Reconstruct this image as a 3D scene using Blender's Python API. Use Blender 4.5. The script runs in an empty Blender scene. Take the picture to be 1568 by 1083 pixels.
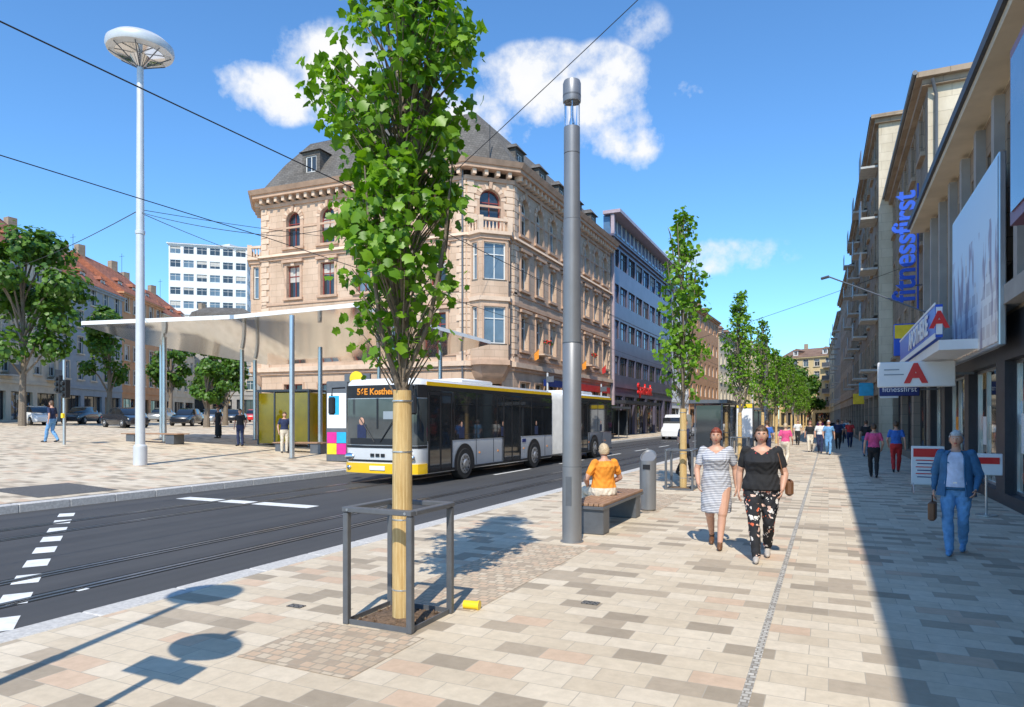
import bpy, bmesh, math, random
import numpy as np
from mathutils import Vector, Matrix, noise
from mathutils.geometry import tessellate_polygon
random.seed(7)
S = bpy.context.scene
R = math.radians
SUN_AZ, SUN_EL = 16.5, 49.0

# ------------------------------------------------------------------ materials
def newmat(name):
    m = bpy.data.materials.new(name); m.use_nodes = True
    nt = m.node_tree
    return m, nt, nt.nodes['Principled BSDF']
def nd(nt, t, **kw):
    n = nt.nodes.new(t)
    for k, v in kw.items():
        if k.startswith('i_'):
            n.inputs[k[2:].replace('_', ' ')].default_value = v
        else: setattr(n, k, v)
    return n
def mth(nt, op, a, b=None, clamp=False):
    n = nt.nodes.new('ShaderNodeMath'); n.operation = op; n.use_clamp = clamp
    for i, x in enumerate((a, b)):
        if x is None: continue
        if isinstance(x, (int, float)): n.inputs[i].default_value = x
        else: nt.links.new(x, n.inputs[i])
    return n.outputs[0]
def mixc(nt, f, a, b, bt='MIX'):
    n = nt.nodes.new('ShaderNodeMixRGB'); n.blend_type = bt
    for k, x in ((0, f), (1, a), (2, b)):
        if isinstance(x, (int, float)): n.inputs[k].default_value = x
        elif isinstance(x, tuple): n.inputs[k].default_value = (x[0], x[1], x[2], 1)
        else: nt.links.new(x, n.inputs[k])
    return n.outputs[0]
def objc(nt, sc=(1, 1, 1)):
    t = nt.nodes.new('ShaderNodeTexCoord'); m = nt.nodes.new('ShaderNodeMapping')
    m.inputs['Scale'].default_value = sc
    nt.links.new(t.outputs['Object'], m.inputs['Vector']); return m.outputs[0]
def noisef(nt, vec, scale, detail=4, rough=.55):
    n = nd(nt, 'ShaderNodeTexNoise'); n.inputs['Scale'].default_value = scale
    n.inputs['Detail'].default_value = detail; n.inputs['Roughness'].default_value = rough
    nt.links.new(vec, n.inputs['Vector']); return n.outputs['Fac']
def bump(nt, b, h, strength=.3, dist=.02):
    n = nd(nt, 'ShaderNodeBump'); n.inputs['Strength'].default_value = strength
    n.inputs['Distance'].default_value = dist
    nt.links.new(h, n.inputs['Height']); nt.links.new(n.outputs[0], b.inputs['Normal'])
def ramp(nt, f, stops, interp='LINEAR'):
    n = nt.nodes.new('ShaderNodeValToRGB'); cr = n.color_ramp; cr.interpolation = interp
    while len(cr.elements) < len(stops): cr.elements.new(.5)
    for e, (p, c) in zip(cr.elements, stops):
        e.position = p; e.color = (c[0], c[1], c[2], 1)
    nt.links.new(f, n.inputs[0]); return n.outputs[0]
def mul(c, k): return tuple(min(1, x * k) for x in c)
def mat(name, col, rough=.7, metal=0, var=.15, scale=3, bmp=0, bscale=60, spec=.5, coat=0, stretch=(1, 1, 1)):
    m, nt, b = newmat(name)
    v = objc(nt, stretch)
    f = noisef(nt, v, scale, 3, .6)
    f = mth(nt, 'MULTIPLY', mth(nt, 'SUBTRACT', f, .3), 2.5, True)
    nt.links.new(mixc(nt, f, mul(col, 1 - var), mul(col, 1 + var)), b.inputs['Base Color'])
    b.inputs['Roughness'].default_value = rough; b.inputs['Metallic'].default_value = metal
    b.inputs['Specular IOR Level'].default_value = spec; b.inputs['Coat Weight'].default_value = coat
    if bmp: bump(nt, b, noisef(nt, v, bscale, 2), bmp, .01)
    return m

def m_stone(name, c1, c2, bw=.9, bh=.42, mort=.012, mk=.62, stain=.25):
    m, nt, b = newmat(name)
    t = nt.nodes.new('ShaderNodeTexCoord'); s = nt.nodes.new('ShaderNodeSeparateXYZ')
    nt.links.new(t.outputs['Object'], s.inputs[0])
    c = nt.nodes.new('ShaderNodeCombineXYZ')
    nt.links.new(mth(nt, 'ADD', s.outputs[0], s.outputs[1]), c.inputs[0]); nt.links.new(s.outputs[2], c.inputs[1])
    br = nt.nodes.new('ShaderNodeTexBrick'); nt.links.new(c.outputs[0], br.inputs['Vector'])
    br.inputs['Scale'].default_value = 1; br.inputs['Brick Width'].default_value = bw; br.inputs['Row Height'].default_value = bh
    br.inputs['Mortar Size'].default_value = mort; br.inputs['Mortar Smooth'].default_value = .3
    br.inputs['Color1'].default_value = (*c1, 1); br.inputs['Color2'].default_value = (*c2, 1)
    br.inputs['Mortar'].default_value = (*mul(c1, mk), 1)
    mp = nt.nodes.new('ShaderNodeMapping'); mp.inputs['Scale'].default_value = (1, 1, .45); nt.links.new(t.outputs['Object'], mp.inputs['Vector'])
    f = noisef(nt, mp.outputs[0], .8, 5, .65)
    f = mth(nt, 'MULTIPLY', mth(nt, 'SUBTRACT', f, .35), 3, True)
    col = mixc(nt, f, mul((1, .96, .91), 1 - stain), (1, 1, 1))
    nt.links.new(mixc(nt, 1.0, br.outputs['Color'], col, 'MULTIPLY'), b.inputs['Base Color'])
    b.inputs['Roughness'].default_value = .85
    h = mth(nt, 'ADD', mth(nt, 'MULTIPLY', br.outputs['Fac'], -1.0), mth(nt, 'MULTIPLY', noisef(nt, t.outputs['Object'], 30, 2), .3))
    bump(nt, b, h, .5, .015)
    return m

def m_paving(name, tones, bw, bh, mort=.006, mcol=(.25, .22, .18), rot=0):
    m, nt, b = newmat(name)
    t = nt.nodes.new('ShaderNodeTexCoord'); mp = nt.nodes.new('ShaderNodeMapping')
    mp.inputs['Rotation'].default_value = (0, 0, rot)
    nt.links.new(t.outputs['Object'], mp.inputs['Vector'])
    br = nt.nodes.new('ShaderNodeTexBrick'); nt.links.new(mp.outputs[0], br.inputs['Vector'])
    br.offset = .37; br.offset_frequency = 2
    br.inputs['Scale'].default_value = 1; br.inputs['Brick Width'].default_value = bw; br.inputs['Row Height'].default_value = bh
    br.inputs['Mortar Size'].default_value = mort; br.inputs['Mortar Smooth'].default_value = .1
    br.inputs['Color1'].default_value = (0, 0, 0, 1); br.inputs['Color2'].default_value = (1, 1, 1, 1); br.inputs['Mortar'].default_value = (.5, .5, .5, 1)
    col = ramp(nt, br.outputs['Color'], [(p, c) for p, c in tones], 'CONSTANT')
    f = noisef(nt, t.outputs['Object'], .35, 5, .7)
    f = mth(nt, 'MULTIPLY', mth(nt, 'SUBTRACT', f, .3), 2.4, True)
    col = mixc(nt, 1.0, col, mixc(nt, f, (.84, .81, .77), (1.04, 1.03, 1.0)), 'MULTIPLY')
    g = noisef(nt, t.outputs['Object'], 9, 4, .7)
    g = mth(nt, 'MULTIPLY', mth(nt, 'SUBTRACT', g, .3), 2.4, True)
    col = mixc(nt, 1.0, col, mixc(nt, g, (.87, .86, .84), (1.05, 1.04, 1.03)), 'MULTIPLY')
    vo = nt.nodes.new('ShaderNodeTexVoronoi'); vo.inputs['Scale'].default_value = 2.3
    nt.links.new(t.outputs['Object'], vo.inputs['Vector'])
    sp = mth(nt, 'LESS_THAN', vo.outputs['Distance'], .04)
    col = mixc(nt, mth(nt, 'MULTIPLY', sp, .4), col, (.16, .13, .1))
    nt.links.new(mixc(nt, br.outputs['Fac'], col, mcol), b.inputs['Base Color'])
    b.inputs['Roughness'].default_value = .75
    h = mth(nt, 'ADD', mth(nt, 'MULTIPLY', br.outputs['Fac'], -1.0), mth(nt, 'MULTIPLY', noisef(nt, t.outputs['Object'], 60, 2), .15))
    bump(nt, b, h, .4, .005)
    return m

M = {}
M['pave'] = m_paving('sandstone_paving', [(0, (.70, .605, .47)), (.26, (.655, .56, .43)), (.48, (.735, .645, .515)), (.68, (.49, .41, .315)), (.80, (.405, .34, .26)), (.92, (.66, .50, .37))], .37, .235, mort=.0035, mcol=(.42, .36, .28))
M['cobble'] = m_paving('cobble_setts', [(0, (.58, .47, .35)), (.3, (.62, .47, .34)), (.6, (.46, .37, .28)), (.8, (.66, .56, .43))], .105, .10, mort=.009, mcol=(.37, .30, .22))
M['grass_ground'] = mat('ground_earth', (.22, .2, .17), .9, var=.3, scale=.2, bmp=.3)
def m_asphalt():
    m, nt, b = newmat('asphalt')
    t = nt.nodes.new('ShaderNodeTexCoord'); v = t.outputs['Object']
    f = noisef(nt, v, .5, 5, .65); f = mth(nt, 'MULTIPLY', mth(nt, 'SUBTRACT', f, .3), 2.4, True)
    g = noisef(nt, v, 170, 2); g = mth(nt, 'MULTIPLY', mth(nt, 'SUBTRACT', g, .35), 3, True)
    mp = nt.nodes.new('ShaderNodeMapping'); mp.inputs['Scale'].default_value = (2.2, .06, 1); nt.links.new(v, mp.inputs['Vector'])
    k = noisef(nt, mp.outputs[0], 1, 4); k = mth(nt, 'MULTIPLY', mth(nt, 'SUBTRACT', k, .35), 3, True)
    c = mixc(nt, f, (.034, .034, .035), (.058, .057, .057))
    c = mixc(nt, mth(nt, 'MULTIPLY', k, .55), c, (.088, .085, .082))
    c = mixc(nt, mth(nt, 'MULTIPLY', g, .35), c, (.10, .10, .10))
    nt.links.new(c, b.inputs['Base Color']); b.inputs['Roughness'].default_value = .75
    bump(nt, b, g, .35, .004); return m
M['asphalt'] = m_asphalt()
M['concrete'] = mat('kerb_concrete', (.46, .45, .42), .85, var=.15, scale=4, bmp=.3)
M['granite'] = mat('granite_kerb', (.52, .50, .47), .8, var=.18, scale=25, bmp=.2)
M['paint'] = mat('road_paint', (.76, .76, .73), .6, var=.14, scale=9)
M['rail'] = mat('rail_steel', (.34, .31, .29), .3, .8, var=.2, scale=10)
M['groove'] = mat('rail_groove', (.010, .010, .010), .9)
M['drain'] = m_paving('drain_strip', [(0, (.55, .53, .49)), (.5, (.38, .36, .33)), (.8, (.62, .60, .56))], .05, .05, mort=.006)
M['soil'] = mat('soil', (.14, .09, .055), .95, var=.5, scale=30, bmp=.8, bscale=40)
M['steel_paint'] = mat('grey_painted_steel', (.13, .138, .15), .45, .3, var=.1, scale=8)
M['lamp_grey'] = mat('grey_lamp_metal', (.25, .253, .26), .42, .45, var=.06, scale=3)
M['pole_white'] = mat('light_grey_pole', (.62, .63, .63), .4, .2, var=.05)
M['alu'] = mat('aluminium', (.60, .61, .62), .28, .85, var=.05)
M['chrome'] = mat('mirror_metal', (.75, .75, .75), .12, 1, var=.05)
M['canopy_under'] = mat('canopy_polished_underside', (.74, .74, .71), .10, .94, var=.03)
M['canopy_top'] = mat('canopy_white', (.76, .76, .74), .4, 0, var=.05)
M['wood'] = mat('bench_wood', (.34, .20, .12), .6, var=.3, scale=4, stretch=(8, 1, 8), bmp=.3)
M['black'] = mat('black_plastic', (.015, .015, .017), .45)
M['rubber'] = mat('tyre_rubber', (.02, .02, .02), .85, var=.3, scale=20)
M['white_paint'] = mat('white_vehicle_paint', (.80, .80, .79), .22, var=.03, coat=.6)
M['yellow_paint'] = mat('yellow_vehicle_paint', (.88, .53, .01), .25, var=.04, coat=.5)
M['red_paint'] = mat('red_paint', (.65, .02, .02), .3, var=.05, coat=.4)
M['dark_paint'] = mat('dark_vehicle_paint', (.02, .022, .028), .2, var=.05, coat=.7)
M['silver_paint'] = mat('silver_vehicle_paint', (.35, .36, .38), .25, .5, var=.05, coat=.5)
M['blue_paint'] = mat('blue_sign_paint', (.02, .09, .55), .35, var=.05)
M['navy'] = mat('navy_sign', (.01, .025, .15), .4)
M['white'] = mat('white_plastic', (.80, .80, .79), .45, var=.03)
M['sign_yellow'] = mat('sign_yellow', (.88, .62, .02), .4)
M['cyan'] = mat('cyan_panel', (.02, .38, .65), .4); M['magenta'] = mat('magenta_panel', (.65, .02, .27), .4)
M['bellows'] = mat('bellows_fabric', (.5, .5, .49), .8, var=.1)
M['hub'] = mat('wheel_rim', (.4, .4, .4), .4, .6)
M['bark'] = mat('bark', (.20, .16, .12), .9, var=.3, scale=14, bmp=.6, stretch=(3, 3, 1))
def m_wrap():
    m, nt, b = newmat('reed_trunk_wrap')
    t = nt.nodes.new('ShaderNodeTexCoord'); s = nt.nodes.new('ShaderNodeSeparateXYZ'); nt.links.new(t.outputs['Object'], s.inputs[0])
    a = mth(nt, 'MULTIPLY', mth(nt, 'ARCTAN2', s.outputs[0], s.outputs[1]), 6.5)
    fr = mth(nt, 'FRACT', a)
    v = mth(nt, 'ABSOLUTE', mth(nt, 'SUBTRACT', fr, .5))
    c = nt.nodes.new('ShaderNodeCombineXYZ'); nt.links.new(mth(nt, 'FLOOR', a), c.inputs[0]); nt.links.new(mth(nt, 'MULTIPLY', s.outputs[2], 1.5), c.inputs[1])
    f = noisef(nt, c.outputs[0], 1.5, 4); f = mth(nt, 'MULTIPLY', mth(nt, 'SUBTRACT', f, .3), 2.4, True)
    col = mixc(nt, f, (.54, .33, .11), (.80, .60, .29))
    col = mixc(nt, mth(nt, 'GREATER_THAN', v, .45), col, (.3, .15, .04))
    nt.links.new(col, b.inputs['Base Color']); b.inputs['Roughness'].default_value = .6
    bump(nt, b, mth(nt, 'SUBTRACT', .5, v), .8, .01); return m
M['wrap'] = m_wrap()
def m_leaf(name, c1, c2, tr=.35):
    m, nt, b = newmat(name)
    w = nt.nodes.new('ShaderNodeNewGeometry')
    col = mixc(nt, w.outputs['Random Per Island'], c1, c2)
    nt.links.new(col, b.inputs['Base Color']); b.inputs['Roughness'].default_value = .42
    b.inputs['Specular IOR Level'].default_value = .4
    tb = nt.nodes.new('ShaderNodeBsdfTranslucent'); nt.links.new(mixc(nt, 1.0, col, (1.7, 1.8, .5), 'MULTIPLY'), tb.inputs[0])
    mx = nt.nodes.new('ShaderNodeMixShader'); mx.inputs[0].default_value = tr
    nt.links.new(b.outputs[0], mx.inputs[1]); nt.links.new(tb.outputs[0], mx.inputs[2])
    nt.links.new(mx.outputs[0], nt.nodes['Material Output'].inputs[0]); return m
M['leaf'] = m_leaf('fresh_leaf', (.075, .19, .008), (.20, .36, .025), .36)
M['leaf_dark'] = m_leaf('dark_leaf', (.035, .10, .012), (.11, .21, .022), .25)
def m_glass(name, col, rough=.04, v=.5):
    m, nt, b = newmat(name)
    f = noisef(nt, objc(nt), .9, 3)
    nt.links.new(mixc(nt, f, mul(col, 1 - v), mul(col, 1 + v)), b.inputs['Base Color'])
    b.inputs['Roughness'].default_value = rough; b.inputs['Specular IOR Level'].default_value = .9; return m
M['glass'] = m_glass('window_glass', (.03, .035, .04))
M['glass2'] = m_glass('window_glass_sky', (.12, .17, .21))
M['glass_bus'] = m_glass('tinted_bus_glass', (.018, .020, .022), .04, .9)
M['glass_screen'] = m_glass('windscreen_glass', (.06, .07, .072), .04, .9)
M['glass_yellow'] = m_glass('yellow_tinted_glass', (.50, .34, .0), .08)
def m_shopglass():
    m, nt, b = newmat('shop_glass')
    vo = nt.nodes.new('ShaderNodeTexVoronoi'); vo.inputs['Scale'].default_value = 2.4; vo.distance = 'CHEBYCHEV'
    nt.links.new(objc(nt), vo.inputs['Vector']); s = nt.nodes.new('ShaderNodeSeparateXYZ'); nt.links.new(vo.outputs['Color'], s.inputs[0])
    c = ramp(nt, s.outputs[0], [(0, (.02, .02, .022)), (.4, (.35, .24, .10)), (.52, (.05, .05, .05)), (.68, (.4, .38, .32)), (.78, (.03, .03, .03)), (.88, (.45, .10, .05)), (.93, (.1, .2, .35))], 'CONSTANT')
    nt.links.new(c, b.inputs['Base Color']); b.inputs['Roughness'].default_value = .05; b.inputs['Specular IOR Level'].default_value = .9; return m
M['glass_shop'] = m_shopglass()
M['blind'] = mat('roller_blind', (.50, .47, .42), .8)
M['frame_white'] = mat('window_frame_white', (.65, .65, .62), .5, var=.04)
M['frame_dark'] = mat('window_frame_dark', (.05, .035, .03), .5)
M['frame_red'] = mat('window_frame_red', (.25, .05, .04), .5)
M['sand'] = m_stone('pink_sandstone', (.60, .43, .305), (.665, .485, .35), .9, .42, .010, .70, .22)
M['sand_trim'] = mat('sandstone_trim', (.52, .345, .235), .85, var=.15, scale=2, bmp=.2)
M['sand_light'] = mat('pale_sandstone_trim', (.66, .49, .355), .85, var=.12, scale=2, bmp=.2)
def m_slate(name, c):
    return m_stone(name, mul(c, .85), mul(c, 1.2), .3, .18, .012, .5, .3)
M['slate'] = m_slate('slate_roof', (.15, .137, .122))
M['tile_red'] = m_slate('red_roof_tile', (.40, .14, .075))
M['tile_brown'] = m_slate('brown_roof_tile', (.26, .16, .11))
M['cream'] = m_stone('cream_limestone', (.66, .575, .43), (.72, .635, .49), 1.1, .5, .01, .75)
M['cream_plain'] = mat('cream_render', (.60, .52, .39), .85, var=.12, scale=1)
M['grey_render'] = mat('grey_render', (.34, .32, .29), .85, var=.15, scale=1)
M['greyblue'] = mat('bluegrey_render', (.30, .34, .37), .85, var=.1, scale=1)
M['brown_stone'] = m_stone('brown_stone', (.36, .275, .195), (.42, .325, .235), 1.0, .5)
M['shade_stone'] = m_stone('shade_toned_street_stone', (.27, .22, .165), (.33, .27, .20), 1.1, .5, .012, .6, .35)  # cream stone for the street fronts, with their shade darkened into the colour
M['purple'] = mat('violet_cladding', (.15, .135, .19), .35, .3, var=.15, scale=.8)
M['purple_red'] = mat('red_violet_cladding', (.20, .08, .13), .4, .2)
M['pinkgrey'] = mat('pink_grey_cladding', (.45, .35, .37), .45, .1)
M['white_render'] = mat('white_render', (.74, .75, .75), .8, var=.05, scale=1)
M['orange_render'] = mat('terracotta_render', (.56, .30, .15), .85, var=.1, scale=1)
M['yellow_render'] = mat('ochre_render', (.68, .52, .27), .85, var=.08, scale=1)
M['darkfascia'] = mat('dark_fascia', (.035, .035, .04), .5)
M['wire'] = mat('wire_black', (.02, .02, .022), .6)
M['glassblue'] = m_glass('blue_facade_glass', (.10, .19, .32), .06)
def m_billboard():
    m, nt, b = newmat('billboard_print')
    t = nt.nodes.new('ShaderNodeTexCoord'); v = t.outputs['Object']
    s = nt.nodes.new('ShaderNodeSeparateXYZ'); nt.links.new(v, s.inputs[0])
    g = mth(nt, 'DIVIDE', mth(nt, 'SUBTRACT', s.outputs[2], 3.2), 3.7, True)
    col = ramp(nt, g, [(0, (.85, .68, .55)), (.25, (.90, .88, .85)), (.5, (.70, .86, .98)), (1, (.50, .76, 1.0))])
    vo = nt.nodes.new('ShaderNodeTexBrick'); mp = nt.nodes.new('ShaderNodeCombineXYZ'); nt.links.new(s.outputs[1], mp.inputs[0]); nt.links.new(s.outputs[2], mp.inputs[1])
    nt.links.new(mp.outputs[0], vo.inputs['Vector']); vo.inputs['Scale'].default_value = 1; vo.inputs['Brick Width'].default_value = .5; vo.inputs['Row Height'].default_value = .42
    vo.inputs['Color1'].default_value = (.35, .28, .3, 1); vo.inputs['Color2'].default_value = (.85, .74, .62, 1); vo.inputs['Mortar'].default_value = (.9, .86, .8, 1); vo.inputs['Mortar Size'].default_value = .08
    n1 = nt.nodes.new('ShaderNodeTexNoise'); n1.noise_dimensions = '1D'; n1.inputs['Scale'].default_value = 1.3; nt.links.new(s.outputs[1], n1.inputs['W'])
    sky = mth(nt, 'LESS_THAN', g, mth(nt, 'ADD', mth(nt, 'MULTIPLY', n1.outputs['Fac'], 1.0), -.12))
    col = mixc(nt, mth(nt, 'MULTIPLY', sky, .5), col, vo.outputs['Color'])
    mp2 = nt.nodes.new('ShaderNodeMapping'); mp2.inputs['Scale'].default_value = (1, 1.6, .4); nt.links.new(v, mp2.inputs['Vector'])
    f = noisef(nt, mp2.outputs[0], 1.4, 4); f = mth(nt, 'MULTIPLY', mth(nt, 'SUBTRACT', f, .53), 14, True)
    f = mth(nt, 'MULTIPLY', f, mth(nt, 'LESS_THAN', g, .7))
    col = mixc(nt, mth(nt, 'MULTIPLY', f, .7), col, (.22, .14, .24))
    nt.links.new(col, b.inputs['Base Color']); b.inputs['Roughness'].default_value = .55; return m
M['billboard'] = m_billboard()
def m_stripe():
    m, nt, b = newmat('striped_fabric')
    t = nt.nodes.new('ShaderNodeTexCoord'); s = nt.nodes.new('ShaderNodeSeparateXYZ'); nt.links.new(t.outputs['Object'], s.inputs[0])
    f = mth(nt, 'GREATER_THAN', mth(nt, 'FRACT', mth(nt, 'MULTIPLY', s.outputs[2], 42)), .55)
    nt.links.new(mixc(nt, f, (.62, .62, .64), (.20, .21, .26)), b.inputs['Base Color']); b.inputs['Roughness'].default_value = .85; return m
M['stripe'] = m_stripe()
def m_floral():
    m, nt, b = newmat('floral_fabric')
    v = objc(nt); vo = nt.nodes.new('ShaderNodeTexVoronoi'); vo.inputs['Scale'].default_value = 18
    ns = nd(nt, 'ShaderNodeTexNoise'); ns.inputs['Scale'].default_value = 18; nt.links.new(v, ns.inputs['Vector'])
    nt.links.new(mixc(nt, .12, v, ns.outputs['Color']), vo.inputs['Vector'])
    s = nt.nodes.new('ShaderNodeSeparateXYZ'); nt.links.new(vo.outputs['Color'], s.inputs[0])
    c = ramp(nt, s.outputs[0], [(0, (.75, .7, .65)), (.3, (.7, .14, .06)), (.48, (.75, .5, .4)), (.68, (.02, .02, .025))], 'CONSTANT')
    f = mth(nt, 'LESS_THAN', vo.outputs['Distance'], .42)
    nt.links.new(mixc(nt, f, (.015, .015, .018), c), b.inputs['Base Color']); b.inputs['Roughness'].default_value = .85; return m
M['floral'] = m_floral()
def cloth(name, c): return mat(name, c, .88, var=.2, scale=9, bmp=.25, bscale=25)
M['skin'] = mat('skin', (.56, .31, .21), .5, var=.06, scale=8)
M['lip'] = mat('lips', (.4, .1, .08), .4)
M['eye'] = mat('eye_white', (.7, .7, .68), .2); M['iris'] = mat('iris', (.03, .02, .015), .2)
M['c_black'] = cloth('black_fabric', (.018, .018, .02)); M['c_orange'] = cloth('orange_fabric', (.80, .29, .03))
M['c_denim'] = cloth('denim_blue', (.04, .13, .25)); M['c_jeans'] = cloth('light_jeans', (.14, .32, .56))
M['c_shirt'] = cloth('pale_shirt', (.55, .60, .74)); M['c_pink'] = cloth('pink_fabric', (.65, .08, .22)); M['c_cream'] = cloth('cream_fabric', (.66, .58, .46))
M['c_white'] = cloth('white_fabric', (.72, .72, .70)); M['c_navy'] = cloth('navy_fabric', (.02, .03, .08)); M['c_red'] = cloth('red_fabric', (.5, .03, .03)); M['c_blue'] = cloth('blue_fabric', (.04, .14, .45))
M['h_red'] = mat('auburn_hair', (.22, .045, .02), .55, var=.35, scale=40); M['h_brown'] = mat('brown_hair', (.09, .05, .025), .55, var=.35, scale=40)
M['h_grey'] = mat('grey_hair', (.55, .53, .50), .6, var=.2, scale=40); M['h_blond'] = mat('blond_hair', (.50, .38, .24), .6, var=.2, scale=40)
M['leather'] = mat('brown_leather', (.16, .07, .03), .5); M['shoe_w'] = mat('light_shoe', (.5, .45, .4), .6)
M['grate'] = m_paving('cast_iron_grate', [(0, (.24, .23, .22)), (.5, (.30, .29, .28))], .06, .03, mort=.008, mcol=(.04, .04, .04))

# ------------------------------------------------------------------ mesh builder
class MB:
    def __init__(s): s.v = []; s.f = []; s.mi = []; s.mats = []; s.sm = []
    def add(s, verts, faces, m, smooth=False):
        if isinstance(m, str): m = M[m]
        if m not in s.mats: s.mats.append(m)
        k = s.mats.index(m); o = len(s.v)
        s.v.extend([tuple(p) for p in verts])
        for f in faces:
            s.f.append(tuple(i + o for i in f)); s.mi.append(k); s.sm.append(smooth)
    def box(s, c, d, m, rz=0, mat4=None):
        x, y, z = d[0] / 2, d[1] / 2, d[2] / 2
        vs = [(-x, -y, -z), (x, -y, -z), (x, y, -z), (-x, y, -z), (-x, -y, z), (x, -y, z), (x, y, z), (-x, y, z)]
        if mat4 is None: mat4 = Matrix.Translation(c) @ Matrix.Rotation(rz, 4, 'Z')
        vs = [mat4 @ Vector(p) for p in vs]
        s.add(vs, [(0, 3, 2, 1), (4, 5, 6, 7), (0, 1, 5, 4), (1, 2, 6, 5), (2, 3, 7, 6), (3, 0, 4, 7)], m)
    def rbox(s, c, d, m, rz=0, bv=.02):
        x, y, z = d[0] / 2, d[1] / 2, d[2] / 2; rings = []
        for zz, ins in ((-z, bv), (-z + bv, 0), (z - bv, 0), (z, bv)):
            X, Y = x - ins, y - ins
            rings.append([(-X + bv, -Y, zz), (X - bv, -Y, zz), (X, -Y + bv, zz), (X, Y - bv, zz), (X - bv, Y, zz), (-X + bv, Y, zz), (-X, Y - bv, zz), (-X, -Y + bv, zz)])
        m4 = Matrix.Translation(c) @ Matrix.Rotation(rz, 4, 'Z')
        s.loft([[m4 @ Vector(p) for p in r] for r in rings], m)
    def loft(s, rings, m, cap=True, smooth=False, closed=True):
        n = len(rings[0]); vs = [p for r in rings for p in r]; fs = []
        for i in range(len(rings) - 1):
            for j in range(n if closed else n - 1):
                a = i * n + j; b = i * n + (j + 1) % n
                fs.append((a, b, b + n, a + n))
        s.add(vs, fs, m, smooth)
        if cap:
            s.add(rings[0], [tuple(range(n))[::-1]], m); s.add(rings[-1], [tuple(range(n))], m)
    def tube(s, pts, rad, m, n=10, cap=True, smooth=True):
        pts = [Vector(p) for p in pts]
        if isinstance(rad, (int, float)): rad = [rad] * len(pts)
        rings = []
        for i, p in enumerate(pts):
            a = pts[max(i - 1, 0)]; b = pts[min(i + 1, len(pts) - 1)]
            d = (b - a).normalized()
            up = Vector((0, 0, 1)) if abs(d.z) < .9 else Vector((0, 1, 0))
            x = d.cross(up).normalized(); y = d.cross(x)
            rings.append([p + (x * math.cos(2 * math.pi * k / n) + y * math.sin(2 * math.pi * k / n)) * rad[i] for k in range(n)])
        s.loft(rings, m, cap, smooth)
    def lathe(s, prof, c, m, n=20, smooth=True):
        rings = [[(c[0] + r * math.cos(2 * math.pi * k / n), c[1] + r * math.sin(2 * math.pi * k / n), c[2] + z) for k in range(n)] for r, z in prof]
        s.loft(rings, m, True, smooth)
    def ell(s, c, r, m, nu=12, nv=8, rot=None):
        vs = []
        for i in range(nv + 1):
            th = math.pi * i / nv
            for j in range(nu):
                ph = 2 * math.pi * j / nu
                p = Vector((r[0] * math.sin(th) * math.cos(ph), r[1] * math.sin(th) * math.sin(ph), r[2] * math.cos(th)))
                if rot: p = rot @ p
                vs.append(p + Vector(c))
        fs = [(i * nu + j, (i + 1) * nu + j, (i + 1) * nu + (j + 1) % nu, i * nu + (j + 1) % nu) for i in range(nv) for j in range(nu)]
        s.add(vs, fs, m, True)
    def quad(s, pts, m): s.add(pts, [tuple(range(len(pts)))], m)
    def build(s, name, parent=None, recalc=True, merge=False, ang=35):
        me = bpy.data.meshes.new(name); me.from_pydata(s.v, [], s.f)
        for x in s.mats: me.materials.append(x)
        me.polygons.foreach_set('material_index', s.mi); me.polygons.foreach_set('use_smooth', s.sm)
        if recalc:
            bm = bmesh.new(); bm.from_mesh(me)
            if merge: bmesh.ops.remove_doubles(bm, verts=bm.verts, dist=1e-4)
            bmesh.ops.recalc_face_normals(bm, faces=bm.faces); bm.to_mesh(me); bm.free()
        me.update()
        try: me.set_sharp_from_angle(angle=R(ang))
        except Exception: pass
        o = bpy.data.objects.new(name, me); S.collection.objects.link(o)
        if parent: o.parent = parent
        return o
def empty(name, loc=(0, 0, 0), rz=0, sc=1):
    e = bpy.data.objects.new(name, None); S.collection.objects.link(e)
    e.location = loc; e.rotation_euler = (0, 0, rz); e.scale = (sc, sc, sc); e.empty_display_size = .3
    return e
def text(body, size, loc, xa, ya, m, parent, ext=.01, align='CENTER', name='lettering', sx=1, bold=0):
    c = bpy.data.curves.new(name, 'FONT'); c.body = body; c.size = size; c.extrude = ext; c.align_x = align; c.align_y = 'CENTER'
    c.offset = bold; c.materials.append(M[m])
    o = bpy.data.objects.new(name, c); S.collection.objects.link(o)
    xa = Vector(xa).normalized(); ya = Vector(ya).normalized(); za = xa.cross(ya)
    m4 = Matrix(((xa.x * sx, ya.x, za.x, loc[0]), (xa.y * sx, ya.y, za.y, loc[1]), (xa.z * sx, ya.z, za.z, loc[2]), (0, 0, 0, 1)))
    o.parent = parent; o.matrix_local = m4
    return o
def zg(x):      # ground height, far side rises away from the carriageway
    if x > -14.5: return 0
    P = [(-14.5, .10), (-30.5, .80), (-67, 1.50), (-600, 4)]
    for (a, za), (b, zb) in zip(P, P[1:]):
        if x >= b: return za + (zb - za) * (a - x) / (a - b)
    return 4

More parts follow.
